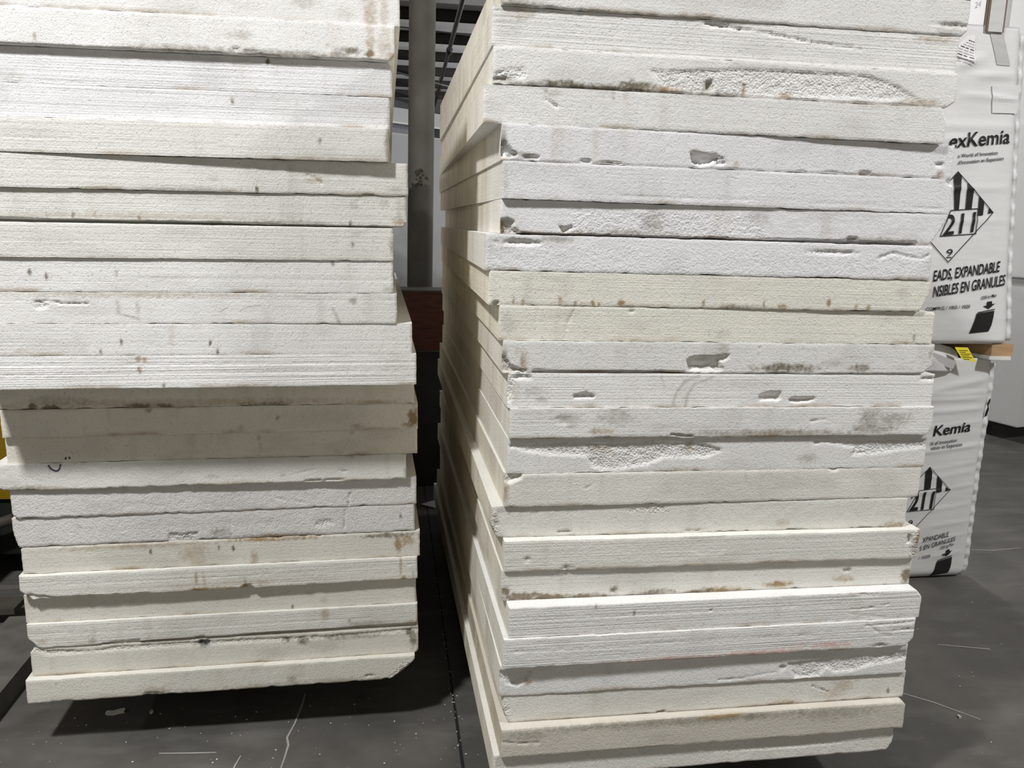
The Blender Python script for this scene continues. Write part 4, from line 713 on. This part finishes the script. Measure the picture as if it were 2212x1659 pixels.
UPB = Bag(3.45, 1.205, 2.60, [(1.205, 1.87, 2.900), (1.26, 1.86, 2.898), (1.53, 1.85, 2.860), (2.0, 1.86, 2.812), (2.34, 1.87, 2.778), (2.60, 1.89, 2.757)],
  [(2.18, .02, .006, 2.1, 2.76, .02), (2.12, .0, .005, 2.3, 2.6, .015), (2.30, -.03, .006, 2.5, 2.76, .012), (1.92, .04, .004, 2.4, 2.78, .012), (2.40, .05, .008, 2.55, 2.74, .015), (1.78, .05, .003, 2.4, 2.80, .012), (2.46, .3, .010, 2.45, 2.56, .02)], .018, .02)
def unlift(o):
    for v in o.data.vertices: v.co.z -= 1.205
kids = [UPB.body(up, 1.0, M_BAG, False)]
UPB.prints(UPPER_PRINT, up); fin(UPB, up, 1.22, 2.58, .034, 1.4)
kids = [c for c in up.children]
def front_sheet(name, P, m, parent, lift, label=None):
    V, F = UPB.fill(P, .02); return UPB.decal(V, F, name, m, parent, lift, label)
front_sheet('sewn_patch', [(2.5855, 2.567), (2.6458, 2.580), (2.7022, 2.4391), (2.6344, 2.4394)], M_PATCH, up, .003, 'grey stitched strap patch')
pk = front_sheet('document_pocket', [(2.6205, 2.3538), (2.762, 2.361), (2.766, 2.2419), (2.6382, 2.2376)], M_BAG, up, .005)
lb = front_sheet('document_label', [(2.38, 2.50), (2.4295, 2.5083), (2.481, 2.5488), (2.5133, 2.5545), (2.5217, 2.4374), (2.4357, 2.4651), (2.38, 2.48)], M_PAPER, up, .005, 'white printed document sheet')
for i in range(9):
    a = 2.546 - i * .0115; x0 = 2.434 + (.05 - i * .012 if i < 4 else .002); x1 = 2.512
    for xa, xb in ((x0, x0 + (x1 - x0) * .3), (x0 + (x1 - x0) * .38, x0 + (x1 - x0) * (.6 + .05 * (i % 3))), (x0 + (x1 - x0) * .72, x1)):
        V, F = UPB.fill([(xa, a - .0022 - (xa - 2.43) * .25), (xb, a - .0022 - (xb - 2.43) * .25), (xb, a + .0014 - (xb - 2.43) * .25), (xa, a + .0014 - (xa - 2.43) * .25)], .05); UPB.decal(V, F, 'label_line', M_GREYINK if i % 3 else M_INK, lb, .0062)
# loops
def strap(x0, x1, y0, y1, top, wd, m=M_STRAP, edge=True):
    pts = []; nr = []; n = 18
    for k in range(6): pts.append((x0, y0, 2.572 + (top - .09 - 2.572) * k / 6)); nr.append((0, -1, 0))
    for k in range(n + 1):
        a = math.pi * k / n; pts.append((x0 + (x1 - x0) * (1 - math.cos(a)) / 2, y0 + (y1 - y0) * (1 - math.cos(a)) / 2, top - .09 + .09 * math.sin(a))); nr.append((0 + .9 * math.sin(a), -1 * abs(math.cos(a)) - .3, .0))
    for k in range(6): pts.append((x1, y1, top - .09 - (top - .09 - 2.50) * (k + 1) / 6)); nr.append((0, -1, 0))
    bm = bmesh.new(); ribbon(bm, pts, nr, wd, .005); s_ = bmobj('lifting_strap', bm, m, up, False)
    if edge:
        bm = bmesh.new()
        for sgn in (-1, 1):
            pe = [(p[0] + sgn * (wd / 2 + .004), p[1] + .002, p[2]) for p in pts[:7]]; ribbon(bm, pe, nr[:7], .009, .006)
        e_ = bmobj('strap_edge', bm, M_BROWNEDGE, s_); tag(e_, 'brown strap edging')
strap(2.600, 2.745, 3.436, 3.585, 3.06, .068); strap(2.705, 2.81, 3.62, 3.95, 3.02, .05, M_BROWNEDGE, False)
strap(1.95, 2.05, 3.445, 3.62, 3.05, .068)
for c in up.children:
    unlift(c)
    for d in c.children: unlift(d)
# ------------------------------------------------------------------ big foam blocks behind the bags
a = 13.5 * math.pi / 180
def block(x, y, z0, z1, sx, sy, label, name='foam_block', rz=a, m=M_BLOCK):
    bm = bmesh.new(); add_box(bm, (0, 0, 0), (sx, sy, z1 - z0), .012); o = bmobj(name, bm, m); o.location = (x, y, z0); o.rotation_euler = (0, 0, rz); tag(o, label, 'foam block', 'large foam blocks behind the bulk bags'); return o
BX, BY = 5.22, 6.0
b1 = block(BX, BY, .135, 1.375, 1.25, 3.0, 'large white foam block raised on dark runners behind the bulk bags')
b2 = block(BX - .03, BY - .03, 1.377, 2.62, 1.25, 3.0, 'large bright foam block resting on the raised block behind the bulk bags')
b3 = block(BX - .02, BY + .02, 2.622, 3.87, 1.25, 3.0, 'topmost large foam block with a pencilled number, behind the bulk bag straps')
def local(o, p): return o.matrix_world.inverted() @ Vector(p)
bpy.context.view_layer.update()
# the pencilled figures on the left flank of the top block
V, F = text_mesh('24', 0)
vs = []
for x, y in V: vs.append((-.0025, .893 - x * .062, 1.004 + y * .072))
o = obj('pencil_number', vs, F, M_GREYINK, b3); tag(o, 'handwritten pencil number')
for i, (dy) in enumerate((.15, 1.4, 2.6)):
    bm = bmesh.new(); add_box(bm, (.06, dy, 0), (1.19, dy + .12, .134)); o = bmobj('block_runner', bm, M_STEEL); o.location = (BX, BY, 0); o.rotation_euler = (0, 0, a); tag(o, ('dark runner under the front', 'dark runner under the middle', 'dark runner under the rear')[i] + ' of the raised foam block', 'runner', 'runners under the raised foam block')
# ------------------------------------------------------------------ seen through the gap between the stacks
wbn = empty('workbench', (0, 5.1, 0)); tag(wbn, 'dark red-brown wooden workbench seen through the gap between the stacks', 'workbench')
box('apron', (-.9, 0, .913), (1.3, .04, 1.276), M_BENCH, wbn); box('bench_top', (-.92, -.012, 1.276), (1.32, .25, 1.287), M_FRAME, wbn)
o = box('lower_rail', (-.9, -.006, .903), (1.3, .03, .913), M_FRAME, wbn); box('void_shade_panel', (-.88, .08, .0), (1.28, .10, .903), M_STEEL, wbn)  # dark sheet added to blacken the shaded void under the bench
for x in (-.88, 1.22): box('leg', (x, .02, 0), (x + .06, .08, .903), M_STEEL, wbn)
col = empty('steel_column', (.21, 5.48, 0)); tag(col, 'grey steel roof column rising between the two stacks', 'column')
tube('shaft', [(0, 0, 0), (.0, 0, 1.3), (.02, 0, 5.7)], .083, M_COLUMN, col, 28); box('base_plate', (-.14, -.14, 0), (.14, .14, .015), M_COLUMN, col)
bm = bmesh.new()
for i in range(26): lump(bm, random.gauss(-.012, .016), -.083 + random.uniform(-.004, .006), 1.955 + random.gauss(0, .035), random.uniform(.006, .013), 1)
o = bmobj('weld_blob', bm, M_FRAME, col); tag(o, 'dark lumpy weld scar')
b4 = block(.1, 6.02, 0, 2.315, 1.4, .5, 'tall grey-white block standing behind the steel column and workbench', 'white_block', .68, M_CABIN); b4.location = (-.35, 5.78, 0); b4['group'] = ''; del b4['group']; b4['category'] = 'block'
cab = empty('site_cabin', (-.45, 6.35, 0)); cab.rotation_euler = (0, 0, .68); tag(cab, 'grey cabin with a dark framed window behind the steel column', 'cabin')
bm = bmesh.new()
for lo, hi in (((0, 0, 0), (2.2, .06, 2.34)), ((0, 0, 2.46), (2.2, .06, 2.57)), ((0, 0, 2.34), (.1, .06, 2.46)), ((2.1, 0, 2.34), (2.2, .06, 2.46)), ((0, .06, 2.52), (2.2, 1.6, 2.57)), ((0, .06, 0), (.06, 1.6, 2.52)), ((2.14, .06, 0), (2.2, 1.6, 2.52))): add_box(bm, lo, hi)
bmobj('cabin_wall', bm, M_CABIN, cab)
box('window_pane', (.1, .03, 2.34), (2.1, .036, 2.46), M_GLASS, cab); box('window_frame', (.1, -.004, 2.452), (2.1, .02, 2.464), M_BLOCK, cab)
box('curtain', (.12, .02, 2.342), (.86, .028, 2.455), M_CURTAIN, cab)
# paper scrap on the floor behind the gap
sc_p = obj('paper_scrap', [(.20, 4.80, .012), (.34, 4.70, .002), (.36, 4.84, .045), (.20, 4.80, .008), (.34, 4.70, .0), (.36, 4.84, .040)], [(0, 1, 2), (5, 4, 3), (0, 3, 4, 1), (1, 4, 5, 2), (2, 5, 3, 0)], M_PAPER); tag(sc_p, 'crumpled white paper scrap on the floor at the end of the gap', 'paper')
# roof pipe and rods
sp = empty('sprinkler_pipe', (1.24, 14.3, 5.3)); tag(sp, 'dark pipe running away under the roof above the gap', 'pipe')
tube('pipe', [(-.23, -12, 0), (.228, 13.0, 0)], .045, M_STEEL, sp, 12)
for y in (4.2, 9.5): tube('coupling', [(.0175 * y, y, 0), (.0175 * (y + .3), y + .3, 0)], .07, M_STEEL, sp, 12)
for y in (-5.4, 4.6, 9.6): tube('pipe_hanger', [(.0183 * y, y, .05), (.0183 * y, y, .4)], .012, M_ROD, sp, 6)
for p, q, r, lab in (((-2.5, 16.85, 5.49), (5.5, 18.88, 5.49), .016, 'thin rod crossing between the two nearest visible purlins above the gap'), ((-1.2, 20.91, 5.49), (5.6, 24.97, 4.75), .022, 'thin rod sloping down to the right above the gap'), ((-2, 25.0, 4.75), (5, 25.0, 4.72), .045, 'level pale pipe across the far end of the roof')):
    t = empty('brace_rod', p); tag(t, lab, 'rod', 'rods under the roof'); d = Vector(q) - Vector(p); tube('rod', [(0, 0, 0), d], r, M_ROD, t)
    for c in (.12, .9):
        e = Vector(p) + d * c
        if 5.45 - e.z > .05: tube('hanger', [d * c, (d.x * c, d.y * c, 5.7 - p[2])], .012, M_ROD, t, 6)
# ------------------------------------------------------------------ machine at the far left
mk = empty('forklift_truck', (-1.9, 3.9, 0)); tag(mk, 'yellow and black forklift mostly hidden behind the left stack', 'forklift')
bm = bmesh.new()
pr = [(.0, .62), (.32, .66), (.45, .78), (.5, 1.25), (1.5, 1.3), (1.7, .9), (1.7, .42), (.0, .40)]
A = [bm.verts.new((-.75, y, z)) for y, z in pr]; B = [bm.verts.new((.42, y, z)) for y, z in pr]; bm.faces.new(A); bm.faces.new(B[::-1])
for k in range(len(pr)): bm.faces.new((A[k], B[k], B[(k + 1) % len(pr)], A[(k + 1) % len(pr)]))
bmobj('hull', bm, M_MYELLOW, mk)
box('front_plate', (-.5, -.06, .58), (.40, -.02, 1.05), M_MYELLOW, mk)
box('chassis', (-.74, .02, .12), (.40, 1.65, .40), M_RUBBER, mk, .02)
bm = bmesh.new(); add_tube(bm, [(.28 , .30 + .30 * math.cos(q), .06 + .30 * math.sin(q)) for q in np.linspace(-.1, 3.2, 16)], .035, 8); bmobj('mudguard', bm, M_FRAME, mk, True)
bm = bmesh.new(); add_tube(bm, [(.14, .30, .24), (.34, .30, .24)], .24, 24); o = bmobj('wheel', bm, M_RUBBER, mk)
bm = bmesh.new(); add_tube(bm, [(.34, .30, .24), (.348, .30, .24)], .11, 20); bmobj('hub', bm, M_FRAME, o)
bm = bmesh.new(); add_tube(bm, [(-.2, -.07, .19), (.22, -.07, .33)], .025, 8); bmobj('hydraulic_hose', bm, M_FRAME, mk, True)
for x in (-.55, .02):
    bm = bmesh.new(); add_box(bm, (x, -.2, .02), (x + .09, -.08, 2.0)); bmobj('mast_rail', bm, M_RUBBER, mk)
box('carriage_bar', (-.7, -.28, .06), (.36, -.24, .085), M_FORK, mk); box('carriage_bar', (-.7, -.46, .05), (.36, -.34, .075), M_FRAME, mk)
for x in (-.52, .38):
    bm = bmesh.new(); pr = [(-1.75, .03), (-1.7, .085), (-.55, .085), (-.55, .0), (-1.72, .0)]
    A = [bm.verts.new((x, y, z)) for y, z in pr]; B = [bm.verts.new((x + .21, y, z)) for y, z in pr]; bm.faces.new(A[::-1]); bm.faces.new(B)
    for k in range(5): bm.faces.new((A[k], A[(k + 1) % 5], B[(k + 1) % 5], B[k]))
    bmobj('fork', bm, M_FORK, mk)
# ------------------------------------------------------------------ lamp fittings
for (x, y, z, p), li in zip(LAMPS, LIGHTS):
    hb = empty('high_bay_lamp', (x, y, 5.7)); tag(hb, {6.5: 'added unseen lamp far back on the right, brightening the roof', -6.5: 'added unseen lamp far back on the left, brightening the roof', -1.9: 'high bay lamp on the ceiling above and left of the camera', 4.2: 'high bay lamp on the ceiling right of the camera', 3.2: 'high bay lamp on the ceiling over the bulk bags', -9.5: 'high bay lamp on the ceiling far to the left'}[x], 'lamp', 'high bay lamps')
    bm = bmesh.new(); add_tube(bm, [(0, 0, z - 5.7 + .03), (0, 0, z - 5.7 + .10), (0, 0, z - 5.7 + .22)], [.26, .25, .10], 24); bmobj('housing', bm, M_HOUSING, hb)
    bm = bmesh.new(); add_tube(bm, [(0, 0, z - 5.7 + .015), (0, 0, z - 5.7 + .03)], .23, 24); bmobj('lens', bm, M_LENS, hb); tube('hanger', [(0, 0, z - 5.7 + .2), (0, 0, 0)], .012, M_ROD, hb, 8)
    li.parent = hb; li.location = (0, 0, z - 5.7 - (.12 if li.data.type == 'POINT' else 0))
